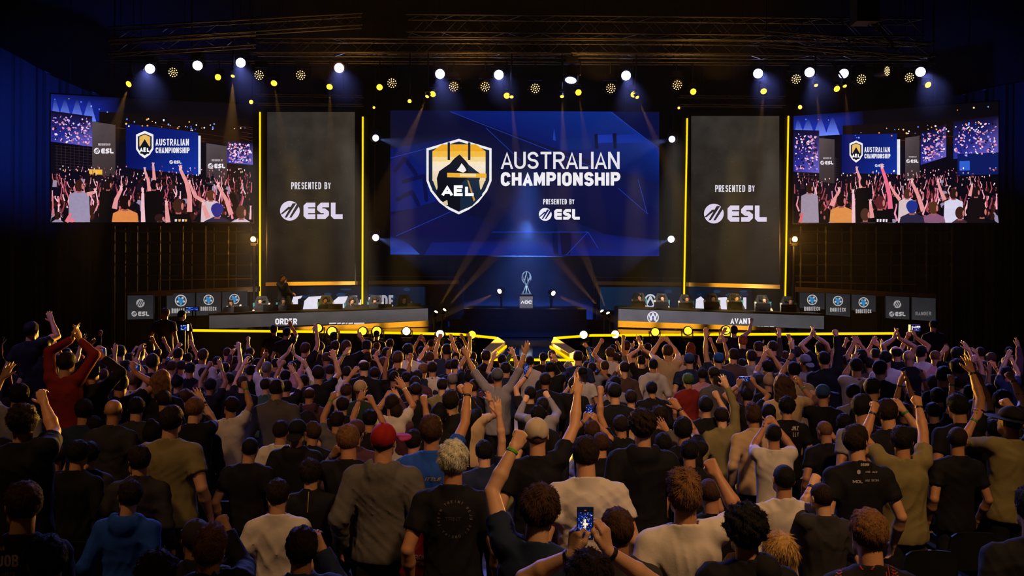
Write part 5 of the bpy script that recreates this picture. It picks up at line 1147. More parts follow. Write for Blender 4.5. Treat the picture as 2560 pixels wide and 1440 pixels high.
# ------------------------------------------------------------------ the crowd, read off the photograph tile by tile
# head-x head-top-y head-width | top+colour | hair+colour | arms Lx,y,hand / Rx,y,hand | K: C: N: W: hats | y turn of head | # own label
TILE = {'T1': (0, 820, .171875), 'T2': (420, 800, .171875), 'T3': (840, 820, .171875), 'T4': (1260, 820, .171875), 'T5': (1680, 800, .171875), 'T6': (2100, 820, .171875),
        'A1': (0, 780, .25781), 'A2': (640, 780, .25781), 'A3': (1280, 780, .25781), 'A4': (1900, 780, .25781), 'B1': (0, 1069, .25781), 'B2': (640, 1069, .25781), 'B3': (1280, 1069, .25781), 'B4': (1900, 1069, .25781), 'F': (0, 0, 1)}
CROWD = '''
A1 300 95 130 Tk s1 R510,58,o z # person lifted above the crowd at the far left, one gold-lit arm flung out
A1 430 250 130 Tk s1 y30 R512,250,f z # person in black under the lifted fan at the far left, fist by the ear
T1 340 400 200 Tk s2 L215,440,o y35
T1 590 830 170 Tk s3 L450,580,o R560,640,o C:4a3220 # person in brown cap with two bare forearms held straight up, left edge
T1 960 350 240 Lr s2 L1080,85,c R1160,110,c y10 # person in dark red long sleeves clapping high overhead, left edge
T1 1140 395 130 Tm s1 C:7a1418 # person in red-lit cap just behind the red-sleeved clapper
T1 1330 490 230 Jk s1 L1375,360,g R1500,365,g PBh@1445,335 y15 # person in dark jacket holding up a glowing phone with both hands, left side
T1 1500 600 150 Tt s3 R1690,190,o # person whose single yellow-lit arm rises bent behind the glowing phone
T1 1750 250 150 Tm s1 y40
T1 1730 670 220 Tk s2 R1985,590,g PRh@1950,580 y20 # person in black T-shirt pointing a small camera with a bent right arm
T1 1930 655 180 Tt s4 R2000,470,f y25
T1 2200 380 200 Tk s2 y20
T1 2360 620 270 Tk m4 # person with a big mane of curly light brown hair
T1 2410 910 220 Tk s2 y30
T1 200 815 250 Tl s1 L40,660,o y30 # person with blue-tinted sunglasses pushed up on the head, left edge
T1 980 920 190 Tk b3 y45
T1 1230 1040 250 Tn s1 y15
T1 1600 1035 230 Td B0 y10 # bald person in dark T-shirt with orange light on the scalp
T1 1990 1015 240 Td s1 y15
T1 340 1120 390 Tk f2 y35 R640,1010,r # big person in black T-shirt with elbow out and hand raised beside the face, left edge
T1 2270 300 120 Tk s1 R2230,170,o
T1 2380 330 130 Tm s1 R2400,185,o
T1 1640 640 150 Tk s1 R1640,490,f
T1 2030 280 140 Tm s1 L1960,300,f R2090,310,f
T1 2500 480 150 Tp s3
T1 100 1010 190 Tg s2 y20
T1 700 620 150 Tm s1 y40
T1 1480 860 160 Tk s1
T1 780 1120 180 Tk s1 y20
T2 1550 75 110 Tk s1 y30 z # dark figure standing in front of the ORDER lettering
T2 1710 110 120 Tk s1 R1795,60,o z # dark figure raising one hand in front of the ORDER lettering
T2 480 420 150 Tw s3 y20 # person in pinkish white T-shirt in the back rows under the yellow strip, left side
T2 280 480 110 Tk s1 R360,345,o
T2 150 410 140 Tk s1 L140,360,f
T2 600 855 180 Tk s1 L590,640,f R775,660,o # person in black T-shirt with both arms straight up, left of the ORDER desk
T2 690 530 130 Tk s1
T2 950 530 150 Tw s1 L860,640,o
T2 1085 810 180 Tk s3 L1110,610,o
T2 1450 610 160 Tw s7 L1400,500,f # person with frosted blue-lit hair and one thin arm up, below the ORDER lettering
T2 1690 725 140 Tk s1 L1660,615,f
T2 1800 610 120 Tp s2 L1755,430,c R1830,470,c # person in pink clapping with purple-lit hands below the ORDER desk
T2 1990 330 140 Tk s3 R2160,125,o # person with gold-lit arm reaching up to the first floor lamp
T2 2400 175 120 Tk s1
T2 2200 310 130 Tk s1
T2 2420 300 130 Tk s2
T2 2330 650 150 Tk s2
T2 2190 660 180 Tk s2 R2430,520,o y10
T2 1960 800 130 Lw s1 R2010,640,o
T2 1430 850 170 Te s2
T2 1575 865 215 Sg s2 # broad person in grey-brown shirt seen square from behind
T2 1720 880 140 Tk s1 R1830,715,o
T2 2060 975 180 Hm a3 # balding person in purple hoodie wearing a dark backpack
T2 320 620 160 Tk s1 y30
T2 150 820 170 Tn s1 N:15151e
T2 250 1010 210 Tk s3 y10
T2 910 770 130 Tk s2
T2 1180 660 120 Tk s1 R1270,710,r
T2 200 590 140 Tp s2 y20
T2 500 690 110 Tm s2
T2 1300 560 130 Te s1
T2 1560 560 120 Tn s1
T3 150 180 150 Tk s3 R375,95,f # person in black with gold-lit arm and fist against the third floor lamp
T3 450 175 140 Tk s1
T3 580 210 100 Tt f3
T3 585 40 100 Tk s1
T3 765 158 120 Tn s2
T3 1050 226 158 Tw f1 # person with big dark hair in white T-shirt near the fifth floor lamp
T3 905 335 160 Tk s3
T3 130 560 130 Tw s2 L125,350,o
T3 400 455 170 Jk a2 y25
T3 540 570 120 Tk s2 R600,445,o
T3 850 625 160 Tk s1 L765,300,v R1085,440,o # dark-haired person with one arm showing two fingers and one open hand
T3 1020 640 150 Tk s1
T3 1140 700 140 Tk s2 y15
T3 1245 510 160 Tn s4 # person in navy T-shirt beside a white T-shirt, centre left
T3 1415 490 160 Tw s2 # person in white T-shirt beside the navy T-shirt, centre left
T3 1365 345 140 Tk s3 L1300,275,f
T3 1370 170 110 Tk s2
T3 1600 230 140 Tn s1
T3 1790 210 110 Tk s1 L1700,175,o R1850,130,o
T3 1240 270 100 Tm s1 L1205,140,o R1280,165,o
T3 1480 250 100 Tk s2 R1470,190,o
T3 2360 590 190 Ll s3 rolled C:4a5058 L1890,375,o R2783,270,o # person in grey cap and rolled grey sleeves, both arms spread in a wide V
T3 1735 450 150 Tk s1
T3 1640 470 130 Tk s2
T3 2165 320 150 Tk s2
T3 2160 510 150 Tk s1
T3 2415 380 140 Tk s1
T3 1995 350 110 Tk s1
T3 1555 730 180 So s2
T3 1715 660 170 Tn s7
T3 1150 800 150 Tk f2
T3 1930 640 150 Tk s1 N:101018
T3 2010 750 150 Tk s3
T3 330 775 210 Tf s4 C:b09468 # person in sand coloured cap and dark green T-shirt
T3 150 810 140 Tt s3 L240,640,o # person in tan T-shirt raising a watch arm beside the sand coloured cap
T3 90 1000 120 Tk s2
T3 560 300 110 Tb s3
T3 1170 610 120 Tm s2
T3 2270 660 120 Tm s1
A2 1080 950 160 Tk s1 L1010,815,o R1130,850,r
A2 1350 890 150 Sm s2 wbR:101010 R1370,805,o # person in greyish plaid shirt holding one flat hand up, wristband on it
A2 1330 800 150 Tw s2 R1430,700,o L1268,800,f # person in white T-shirt with long bent right arm and watch, centre left
A2 1535 1145 150 Ke s1 R1630,790,f # person in green patterned top with one long arm and fist straight up
A2 1705 1000 210 Tb s3 R2062,735,f # person in blue T-shirt with necklace and tattooed right arm raised
A2 1905 760 160 Jk s2 R2010,740,f # dark-haired person in black jacket with a straight arm, behind the blue T-shirt
A2 2210 1255 175 Tn s1 R2350,735,o # dark-haired person in navy T-shirt with a huge raised hand, left of the white cap
A2 2090 820 130 Tt s2 R2280,830,o
A2 790 965 155 Tg s2 L735,810,r wbL:3f9a34 # person in grey T-shirt, bent left arm with green wristband
A2 940 1060 190 Jm s2 K:4a3030 # person in brownish backward cap half hidden behind the light brown hair
A2 920 1105 215 Tk s4 L770,1345,f wbL:3a5aa8 y10 # light brown haired person with a fist and blue wristband by the shoulder
A2 375 1055 190 Hk s1 K:0c0c10 # person in black backward cap and black hoodie
A2 225 1055 160 Tw s2 # person in white T-shirt behind the black backward cap
A2 520 1070 130 Tk s3 y30
A2 1230 1095 270 Hg s1 C:8c1616 flat cy-58 # broad person in grey hoodie and red flat-brim cap
A2 1915 1275 270 Tk f6 # platinum blond person in black T-shirt with a ring of lettering on the back
A2 1740 915 170 Tk s1 N:0e0e12
T4 560 358 120 Tk s1
T4 700 490 160 Jk s1 R765,450,o # person in black jacket with bent right arm at the end of the catwalk
T4 705 322 130 Tk s3
T4 370 410 140 Tw s1 # person in white top just behind the upright blue phone
T4 180 400 100 Le s1 L110,330,h
T4 390 850 160 Tk s1 L345,650,g PLv@325,598 # person holding a tall blue-lit phone, below the catwalk end
T4 590 655 180 Jk s2
T4 950 490 140 Tw s7 # person with grey curly hair in white top, right of the catwalk end
T4 1060 330 150 Tn s2
T4 1170 395 120 Lb s1 R1200,240,f # person in long blue sleeve with fist in front of a floor lamp
T4 1530 280 140 Kw s3 L1400,185,f # person in pale tank top with left fist up near the floor lamps
T4 1770 185 130 Tk s2
T4 1590 240 110 Tk s2 R1660,210,f
T4 1490 480 140 Tk s3
T4 1560 790 190 Jk s1 # person in black jacket left of the white hoodie and one row nearer
T4 1750 490 160 Lu s2 L1645,600,o
T4 2010 400 140 Tk s1 L1970,270,c R2000,270,c # person in black T-shirt clasping both hands overhead, near the white hoodie
T4 2080 220 120 Tk s2
T4 1995 110 90 Tk s1
T4 2390 240 150 Tt s3 L2265,160,f R2380,150,f # gold-lit person with both fists up in front of a floor lamp
T4 2175 450 150 Hw s1 # person in short sleeved white hoodie, arms down
T4 2170 780 180 Jk s1 # person in black jacket in front of the white hoodie
T4 2410 470 140 Jd s2
T4 1150 575 165 Tw s1 K:111114 L1040,640,o # person in white T-shirt and black-white bandana, hand raised
T4 990 720 110 Tk s2 L965,815,f
T4 1300 500 130 Tl s2 L1255,600,g R1380,570,g PBh@1310,615 # person in pale blue top filming with a phone held in both hands
T4 540 1010 180 Ll s1 L295,1025,f R640,965,f # person in light grey long sleeves with both forearms raised
T4 500 1140 220 Tk f1
T4 1230 480 110 Tk s1
T4 1640 360 100 Tk s2
T4 1660 700 130 Tl s1
T4 1830 900 160 Tt s2
A3 1075 1010 150 Tk s2 L850,755,f # person in black T-shirt with bent left arm and fist up, right of the upright phone
A3 790 1055 170 Tk s3 L715,1015,g R800,1035,g PBv@750,970 # brown-haired person holding a bright phone upright overhead
A3 240 1045 230 Tk s4 C:b8a890 open wbR:- R650,735,v # person in white backward cap, right arm up showing two fingers
A3 745 1222 260 Tw s2 # large person in cream T-shirt seen from behind, right of the white cap
A3 880 1178 160 Tk s3 # brown-haired person beside the large cream T-shirt
A3 1265 975 285 Hk c2 # person with big dark curly hair and black hooded jacket
A3 1440 915 165 Tk f2
A3 1665 1022 185 Tk s1 R1600,890,r # person in black T-shirt with bent right arm and watch
A3 1885 818 150 Tk s1 R1995,800,f
A3 2040 930 130 So s2 R2080,690,o # person in olive shirt with one long arm and open hand raised
A3 1440 1180 150 Jg s1 R1495,1110,o
A3 2350 905 165 St q3 # person in tan shirt with brown quiff, right side
A3 1730 1252 195 Tk s1 # dark-haired person in black right in front of the bent watch arm
A3 1010 690 140 Tk s1
T5 915 85 115 Kk s1 L735,160,o R1165,0,f y-25 z # person in black tank top lifted high, one fist in front of AVANT
T5 1040 220 140 Tk s9
T5 1260 310 150 Tk s2
T5 1480 305 140 Tk s2
T5 2190 315 150 Tk s2 L2020,190,c R2060,190,c # person clasping gold-lit hands overhead under the AVANT desk
T5 2240 460 170 Jk s1 R2390,180,f
T5 1640 450 130 Tk s3 R1705,200,f
T5 250 490 160 Tn s1 C:26406a # person in dull navy cap and navy T-shirt under the AVANT desk
T5 675 485 160 Tn s1 C:1d4f8c L490,205,o # person in bright blue cap with left arm up under the AVANT desk
T5 560 470 110 Tk s1 R570,280,f
T5 260 330 120 Kk m9 # person with ginger hair glowing in the lamp light
T5 700 480 100 Tk s1 R740,200,o
T5 885 415 150 Ju s2
T5 1170 440 150 Hl s2 # person in pale grey hoodie under the AVANT desk
T5 1395 580 165 Td s1 L1320,540,o R1470,500,o
T5 1805 380 150 Tk s2 y-30
T5 1955 510 165 Tl s1 K:6a7090 # person in pale violet backward cap
T5 1815 610 180 Tt s1 L1720,525,f
T5 650 690 180 Tg s1 K:241c1a # person in dark bandana with bare shoulders, right of centre
T5 260 780 180 Tr f8 # person with green hair and rust red T-shirt
T5 1130 1000 190 Tk s1 L960,905,g R1195,890,g PBh@1052,860 # person filming with a phone sideways in both hands, right of the green hair
T5 1395 812 160 Tk s1 N:b8946a # person in tan beanie and black top
T5 1660 800 250 Tt m3 R1890,920,g # person with long brown hair and tan T-shirt
T5 2220 950 220 Tk s2 C:24406e y-35 cy-50 L2005,1090,f # person in big navy cap with a yellow-lit forearm
T5 60 470 110 Tt s2
T5 440 700 110 Tp s2
T5 1020 560 120 Tk s1
T5 2020 760 130 Tl s2
T6 840 260 150 Tk a1 L790,110,c R850,100,c # balding person with both arms joined overhead at the end of the yellow strip
T6 1060 200 140 Tk s1 L985,90,f R1090,90,g PRh@1112,22 # person holding up a small lit phone at the end of the yellow strip
T6 340 310 150 Tk s1 L195,190,o R270,190,o
T6 540 300 140 Tk s1 L470,190,o R570,230,o
T6 690 330 160 Tw s1 y-30
T6 1030 318 140 Kk B1 y-50 # bald person lit red in profile, right side
T6 1190 255 160 Tw s1 y-60 # person in pale T-shirt in profile behind the red-lit bald one
T6 1410 320 140 Tp b4 y-70 # close-cropped person in profile lit pink, right side
T6 1710 280 160 Tk s1 R1870,285,o L1500,295,f
T6 600 470 210 Tk s1 y-50
T6 250 440 180 Tw s2 L175,470,o y-20 # person in white T-shirt with gold-lit hand, right side
T6 490 725 220 Tk s1 y-50
T6 190 820 200 Tl s1 y-60
A4 1020 805 180 Tl s1 y-50 # person in pale patterned top in profile, right side
T6 920 480 150 Jl s1
T6 1490 560 210 Td s2 y-40
T6 1740 460 210 Jk f1
T6 1210 470 130 Tw s1
A4 1690 880 140 Tk s1 R1870,610,f
A4 1420 890 130 Tk s1 L1375,570,c R1412,590,c # person with both bare arms pressed together straight up, right side
A4 1290 850 195 Tk s2 R1385,915,r y-20
A4 1480 770 120 Tt s2 R1590,620,v
T6 1345 690 200 Tk l3 # person with long straight brown hair, right side
A4 1960 800 185 Tk s1 R2050,530,o
A4 2110 850 150 Tk s1 R2140,640,o # person with a tall arm and flat open hand, right side
A4 2270 1050 150 Tk s1 L2095,780,f
A4 2420 940 200 Lo s1 W:101010 rolled L2065,990,f R2430,885,f y20 # person in wide dark hat and rolled olive sleeves, right edge
A4 2350 760 160 Tg s1 y-60 R2450,620,f
T6 2450 560 160 Tn s1 L2440,385,o R2505,440,o # person with two open hands up at the far right
T6 2140 480 150 Tk s1 R2250,540,g y20
A4 1400 1108 205 To s1 wbR:101010 R1535,850,f L1085,915,f y-25 # person in olive T-shirt with both fists high, patterned left sleeve
A4 970 1108 220 Tk s2 y-50 # person in black T-shirt with small white logos on the back
A4 650 1055 150 Tk b4 R715,1200,f y15
A4 820 990 130 Tk s1 y-20
A4 1895 1105 180 Tk b2 y-40
A4 145 1085 170 Tw b1 L50,1075,r R150,1075,r # person in white T-shirt with both hands on the head, right side
A4 260 825 160 Tk f1 # dark-haired person in black T-shirt with white print, right side
A4 120 900 120 Tk s1 y-60
A4 1110 1230 120 Tg s1 R1190,1185,f
A4 1750 740 140 Jk s1
A4 2250 700 130 Tk s2
A1 1492 1085 195 Tk s1 N:0a0a0a # person in plain black beanie beside the big olive T-shirt
A1 1665 915 208 To s2 y10 # big person in olive T-shirt with gold-lit collar
A1 1870 835 170 Tk s4 R1960,835,o # person with gold-lit hair and raised hand, left of the olive T-shirt group
A1 1915 945 160 Jk a2 # large person in black jacket, right of the big olive T-shirt
A1 2215 825 150 Tw s2 y40 R2385,705,f # person in white T-shirt swinging a fist up over the shoulder, left side
A1 2395 1210 165 Tk b1 # dark close-cropped youth in black T-shirt beside the white T-shirt swinger
A1 1600 760 130 Tk s1
A1 900 1010 150 Tm s1 y50
B1 200 550 310 Tk s3 y40 # brown-haired person in black jersey with large letters, bottom left corner
B1 470 1080 360 Tk s2 y50 # dark-haired person cut off by the bottom edge, bottom left
B1 1215 530 235 Hb s2 y30 # person in bright blue hoodie, bottom left
B1 1340 188 215 Sd s2 y30 # person in dark wrinkled shirt just behind the blue hoodie
B1 730 128 205 Lk s1 y20 # person in black sweater, left side
B1 870 142 145 Td s1 y30 # person in dark top clapping beside the black sweater
B1 530 160 130 Tk s3 y60
B1 -30 110 200 Tk s1 R248,460,f # person in black at the left edge with one raised fist
B1 1880 928 280 Jd s1 C:3a3230 y25 # person in brownish cap at the bottom edge, left of centre
B1 2010 975 320 Jk q4 R2190,930,f # person with reddish brown quiff and raised black sleeve, bottom edge
B1 1520 1250 320 Jk c3 # curly dark head just rising over the bottom edge, left of centre
B2 205 518 245 Tw s2 # person in cream T-shirt seen from behind, bottom left of centre
B2 540 318 225 Jk f2 # curly-haired person in black top with yellow zip line
B2 415 978 320 Jn s2 R640,1130,r y20 # person with a hand on the head and a black watch, bottom edge
B3 205 588 370 Tn f3 L28,100,f wbL:58a82c # person in navy short-sleeved top with thick brown hair, left fist straight up, bottom centre
B3 760 1240 430 Tk f2 L612,1110,g R905,1075,g PBv@708,928 wbL:101014 # person at the bottom edge filming with a phone, watch on the left wrist
B3 1000 808 310 Td s3 y15 # brown-haired head right behind the raised phone, bottom centre
B3 1670 438 300 Tw q4 wbR:- R1995,385,f # blond person in cream T-shirt punching a fist up, bottom right of centre
B3 1945 498 230 Tk b3 # close-cropped person beside the blond fist pumper
B3 2290 808 400 Jk c1 L2085,1330,r # person with black curly hair, bottom right of centre
B4 240 358 220 Lw b1 # person in white long sleeves with dark cropped hair, bottom right
B4 1080 828 335 Tj s4 # person in black shirt with red ornaments, bottom right
B4 180 1050 310 Tk l5 # person with long blond hair at the bottom edge, right side
B4 90 1250 300 Tk s1 C:101014 # dark cap with a light band at the very bottom, right side
B4 640 540 200 Td b2 L515,505,f y20
B4 2640 560 320 Tk s1 # person in black T-shirt cut off by the right edge
F 412 770 20 Td s7 y60 z # grey-haired camera operator beside the left sponsor boards
F 452 776 18 Tk s1 y-40 z # dark camera operator left of the ORDER desk
F 2335 800 20 Tk s1 y-40 z # dark camera operator below the right sponsor boards
'''
COL = {'k': ('0d0d11', 'black'), 'n': ('1c2844', 'navy'), 'w': ('c6beb4', 'white'), 'g': ('55524e', 'grey'), 'd': ('2c2a2b', 'dark grey'), 'b': ('1c49a6', 'blue'), 'r': ('7c2018', 'red'), 'o': ('7a7048', 'olive'), 't': ('b89c74', 'tan'),
       'm': ('4a2c3a', 'plum'), 'l': ('807e84', 'light grey'), 'p': ('c08a92', 'pink'), 'e': ('34503c', 'green'), 'u': ('4c3a30', 'brown'), 'f': ('1f302a', 'dark green'), 'j': ('131014', 'black')}
HCOL = {'1': ('100c0a', 'black'), '2': ('21150e', 'dark brown'), '3': ('3e2818', 'brown'), '4': ('6e4c2c', 'light brown'), '5': ('b08a50', 'blond'), '6': ('dccfb0', 'platinum'), '7': ('70686a', 'grey'), '8': ('44602c', 'green'), '9': ('7c4018', 'ginger'), '0': ('20150e', 'dark')}
HST = {'s': 'short', 'f': 'full', 'q': 'quiff', 'b': 'buzz', 'B': 'bald', 'a': 'balding', 'c': 'curly', 'l': 'long', 't': 'tail', 'm': 'mane'}
TOP = {'T': ('tee', 'T-shirt'), 'L': ('long', 'long sleeves'), 'H': ('hood', 'hoodie'), 'J': ('jacket', 'jacket'), 'S': ('shirt', 'shirt'), 'K': ('tank', 'tank top')}
rsC = random.Random(11)
def parse_crowd():
    out = []
    for ln in CROWD.strip().split('\n'):
        body, _, lab = ln.partition(' # '); tk = body.split(); x0, y0, sc = TILE[tk[0]]
        f = lambda x, y: (x0 + float(x) * sc, y0 + float(y) * sc)
        hx, hy = f(tk[1], tk[2]); w = float(tk[3]) * sc
        d = dict(hx=hx, hy=hy, w=w, top=tk[4][0], col=tk[4][1], hair=tk[5][0], hc=tk[5][1], lab=lab.strip(), arms={}, hat=None, y=0, ph=None, z=False, flat=False, cy=0, roll=False)
        for t in tk[6:]:
            if ',' in t and t[0] in 'LR':
                a, b, k = t[1:].split(','); d['arms'][t[0]] = f(a, b) + (k,)
            elif t[:2] == 'wb': d.setdefault('wb', {})[t[2]] = t[4:]
            elif t[1:2] == ':': d['hat'] = ({'K': 'back', 'C': 'cap', 'N': 'beanie', 'W': 'wide'}[t[0]], t[2:])
            elif t[:2] == 'cy': d['cy'] = float(t[2:])
            elif t == 'flat': d['flat'] = True
            elif t == 'open': d['open'] = True
            elif t == 'rolled': d['roll'] = True
            elif t == 'z': d['z'] = True
            elif t[0] == 'y': d['y'] = float(t[1:])
            elif t[0] == 'P':
                d['ph'], _, at = t[1:].partition('@'); d['pp'] = f(*at.split(',')) if at else None
        out.append(d)
    return out
FANS = parse_crowd()
def place_fan(d, i):
    """depth from the head's size and height in the picture, within the span of real people"""
    w_m = {'f': .190, 'c': .220, 'm': .215, 'l': .190, 'B': .162, 'b': .168}.get(d['hair'], .180)
    if d['hat']: w_m = .188
    v = d['hy'] - HOR - ROLL * (d['hx'] - 1280)
    s = d['w'] / w_m; h = CAMH - v / s; z = 0.0
    if d['z'] or h > 2.10: z = h - 1.78; h = 1.78
    elif h > 1.93 or h < 1.60:
        h = min(max(h, 1.60), 1.93); s = v / (CAMH - h)
    Y = FPX / s; p = W(d['hx'], d['hy'], Y)
    return s, Y, p, h, z
def fill_gaps(n):
    """the rest of the packed rows: people between and behind the ones read off one by one"""
    rs = random.Random(4); q = [(d['hx'], d['hy'] + d['w'] * .6) for d in FANS]; out = []
    cand = []
    for _ in range(6000):
        y = 868 + 160 * rs.random() ** 1.5; x = rs.uniform(30, 2545); cand.append((x, y))
    while len(out) < n:
        best, bd = None, 0
        for x, y in cand:
            s = (y - HOR) / 1.30
            if 1195 < x < 1440 and y < 905: continue
            if any(abs(x - m['hx']) < .34 * s and 0 < y - m['hy'] < .85 * s for m in FANS if m['lab']): continue
            dd = min(math.hypot((x - a) / 1.0, (y + s * .1 - b) * 1.5) for a, b in q) / s
            if dd > bd: best, bd = (x, y, s), dd
        x, y, s = best; q.append((x, y + s * .1))
        d = dict(hx=x, hy=y, w=s * .174, top=rs.choice('TTTTTJLH'), col=rs.choice('kkkkknddgmtdun'), hair=rs.choice('sssssfqb'), hc=rs.choice('11122233'), lab='', arms={}, hat=None, y=rs.uniform(-25, 25), ph=None, z=False, flat=False, cy=0, roll=False)
        if rs.random() < .62:
            sd = rs.choice('LR'); g = -1 if sd == 'L' else 1; d['arms'][sd] = (x + g * s * rs.uniform(.05, .30), y - s * rs.uniform(.04, .30), rs.choice('foorvc'.replace('c', 'o')))
            if rs.random() < .3: sd = 'R' if sd == 'L' else 'L'; g = -g; d['arms'][sd] = (x + g * s * rs.uniform(.05, .30), y - s * rs.uniform(.04, .30), rs.choice('foor'))
        out.append(d)
    return out
FANS += fill_gaps(46)
for i, d in enumerate(FANS): d['s'], d['Y'], d['p'], d['h'], d['zo'] = place_fan(d, i)
# ---- labels: own ones first, then each remaining fan is told apart by looks and by a neighbour that has its own
def anchor_name(lab):
    return lab
def auto_labels():
    marks = [(1640, 905, 'the white hoodie'), (1725, 945, 'the green hair'), (407, 940, 'the curly mane'), (275, 1010, 'the orange-lit bald head'), (1246, 930, 'the grey cap'), (897, 955, 'the sand coloured cap'), (1342, 1060, 'the white cap'), (957, 1075, 'the red cap'),
             (690, 965, 'the grey-brown shirt'), (774, 970, 'the purple hoodie'), (1135, 1120, 'the platinum hair'), (1606, 1040, 'the big dark curls'), (1474, 1030, 'the bright upright phone'), (1316, 920, 'the tall blue phone'), (2061, 965, 'the big navy cap'), (1919, 945, 'the tan beanie'), (2277, 878, 'the red-lit bald head'),
             (2342, 880, 'the pink-lit profile'), (2516, 1035, 'the wide dark hat'), (2262, 1070, 'the olive T-shirt with raised fists'), (1929, 1065, 'the white T-shirt, hands on head'), (2152, 1075, 'the T-shirt with small logos'), (428, 1020, 'the big olive T-shirt'), (562, 1000, 'the white T-shirt swinger'), (165, 890, 'the red-sleeved clapper'),
             (56, 1120, 'the big raised elbow'), (305, 1215, 'the blue hoodie'), (1722, 890, 'the dull navy cap'), (1796, 885, 'the bright blue cap'), (1881, 885, 'the pale grey hoodie'), (2016, 890, 'the violet cap'), (1083, 925, 'the white and navy T-shirts'), (1020, 860, 'the big dark hair by the lamp'), (502, 875, 'the pinkish white T-shirt'), (669, 910, 'the frosted hair'),
             (522, 950, 'the arms straight up by the ORDER desk'), (1966, 940, 'the long brown hair'), (1079, 1050, 'the blue T-shirt'), (1836, 815, 'the lifted tank top'), (2245, 875, 'the joined hands at the strip end'), (2331, 945, 'the long straight brown hair'), (229, 905, 'the glowing phone at the left'), (2068, 860, 'the gold-lit clasped hands'), (734, 1055, 'the black backward cap'),
             (35, 960, 'the pushed-up sunglasses'), (1423, 910, 'the grey curls'), (1455, 920, 'the black-white bandana'), (1352, 990, 'the light grey sleeves'), (945, 815, 'the fourth floor lamp'), (1459, 837, 'the floor lamp right of the catwalk'), (1538, 836, 'the second floor lamp on the right'), (830, 829, 'the second floor lamp on the left'), (120, 830, 'the lifted fan'), (2520, 915, 'the far right open hands'), (1880, 1230, 'the white long sleeves')]
    used = {d['lab'] for d in FANS if d['lab']}
    for d in FANS:
        if d['lab']: continue
        hair = {'s': 'short', 'f': 'thick', 'q': 'swept-up', 'b': 'cropped', 'c': 'curly', 'l': 'long', 'm': 'long', 'a': 'thinning'}.get(d['hair'], '')
        look = f"{COL[d['col']][1]} {TOP[d['top']][1]}"
        hd = {'back': 'backward cap', 'cap': 'cap', 'beanie': 'dark beanie', 'wide': 'hat'}[d['hat'][0]] if d['hat'] else ('bald head' if d['hair'] == 'B' else f"{hair} {HCOL[d['hc']][1]} hair")
        A = d['arms']; k = {'f': 'fist', 'o': 'hand', 'v': 'two fingers', 'r': 'hand', 'c': 'hands', 'g': 'hand', 'h': 'hand'}
        arm = '' if not A else ('both arms up' if len(A) == 2 else f"{'left' if 'L' in A else 'right'} {k[list(A.values())[0][2]]} up")
        done = False
        for mx, my, nm in sorted(marks, key=lambda m: (m[0] - d['hx'])**2 + (2 * (m[1] - d['hy']))**2):
            dx, dy = d['hx'] - mx, d['hy'] - my
            rel = ('directly behind' if dy < 0 else 'directly in front of') if abs(dx) < 18 else (('left of' if dx < 0 else 'right of') if abs(dy) < 28 else (('behind and left of' if dx < 0 else 'behind and right of') if dy < 0 else ('in front and left of' if dx < 0 else 'in front and right of')))
            for lab in ([f'person in {look}, {arm}, {rel} {nm}', f'person, {hd}, {arm}, {rel} {nm}'] if arm else [f'person in {look}, {rel} {nm}', f'person with {hd}, {rel} {nm}', f'person in {look}, {hd}, {rel} {nm}']):
                lab = lab.replace('in long sleeves', 'in sleeves')
                if lab not in used and len(lab.split()) <= 15:
                    used.add(lab); d['lab'] = lab; done = True; break
            if done: break
auto_labels()
band_cols = ['3a8a30', '101010', 'c8c0b0', '2a4a9a', '101014', '5a4a3a']
phone_case = surf('phone_case', '101014', .3)
PHONES = ['lit phone held sideways over the dark jacket, left edge behind the clapper', 'small lit camera in a bent right hand beside the curly mane, left side', 'tall blue-lit phone upright just below the catwalk end', 'phone held sideways in front of the pale blue top, right of the catwalk end',
          'bright upright phone overhead, left of the big dark curls', 'phone held sideways in both hands, right of the green hair', 'small lit phone held up at the end of the right yellow strip', 'large upright phone with lit screen in two hands, bottom centre']
def phone_at(c, wv, hv, nv, horizontal, label, seed, big=False):
    """a phone in the hand: c centre, wv width direction, hv long direction, nv towards its user"""
    e = empty('phone', c, label, 'phone'); a, b = .037, .076
    ax, ay, az = wv * a, hv * b, nv * .0042
    MB().obox(c, ax, ay, az).build('case', phone_case, e)
    rs = random.Random(seed); m = MB(); o = c + nv * .0052
    q = lambda u, v, l=0: o + wv * u * a * .93 + hv * v * b * .95 + nv * l * .0002
    def rect(u0, v0, u1, v1, col, l=0): m.add([q(u0, v0, l), q(u1, v0, l), q(u1, v1, l), q(u0, v1, l)], [(0, 1, 2, 3)], col)
    rect(-1, -1, 1, 1, '0a1440' if seed % 2 else '101a50')
    for j in range(110):
        u, v = rs.uniform(-.9, .9), rs.uniform(-.62, .72); r = rs.uniform(.02, .08); rect(u - r, v - r * .5, min(u + r, .97), v + r * .5, rs.choice(['3a68e8', '88a8ff', 'e8e8ff', '1a2a80', '6080f0', 'ffb870', '080c28', '0c1434']), 1 + j * .03)
    if big:
        rect(-1, .74, 1, 1, '0a0c14', 5); rect(-1, -1, 1, -.66, '0c1020', 5)
        for u in (-.55, .05, .6): rect(u - .12, -.90, u + .12, -.76, '7a9ae0', 6)
        rect(-.12, .84, .12, .90, 'c83828', 6); rect(-.3, -.1, .35, .05, 'ffd8a0', 6); rect(-.1, -.3, .1, .3, 'ffe8c8', 6.2)
    m.build('screen', pixmat('phone_pixels', 1.1), e)
    return e
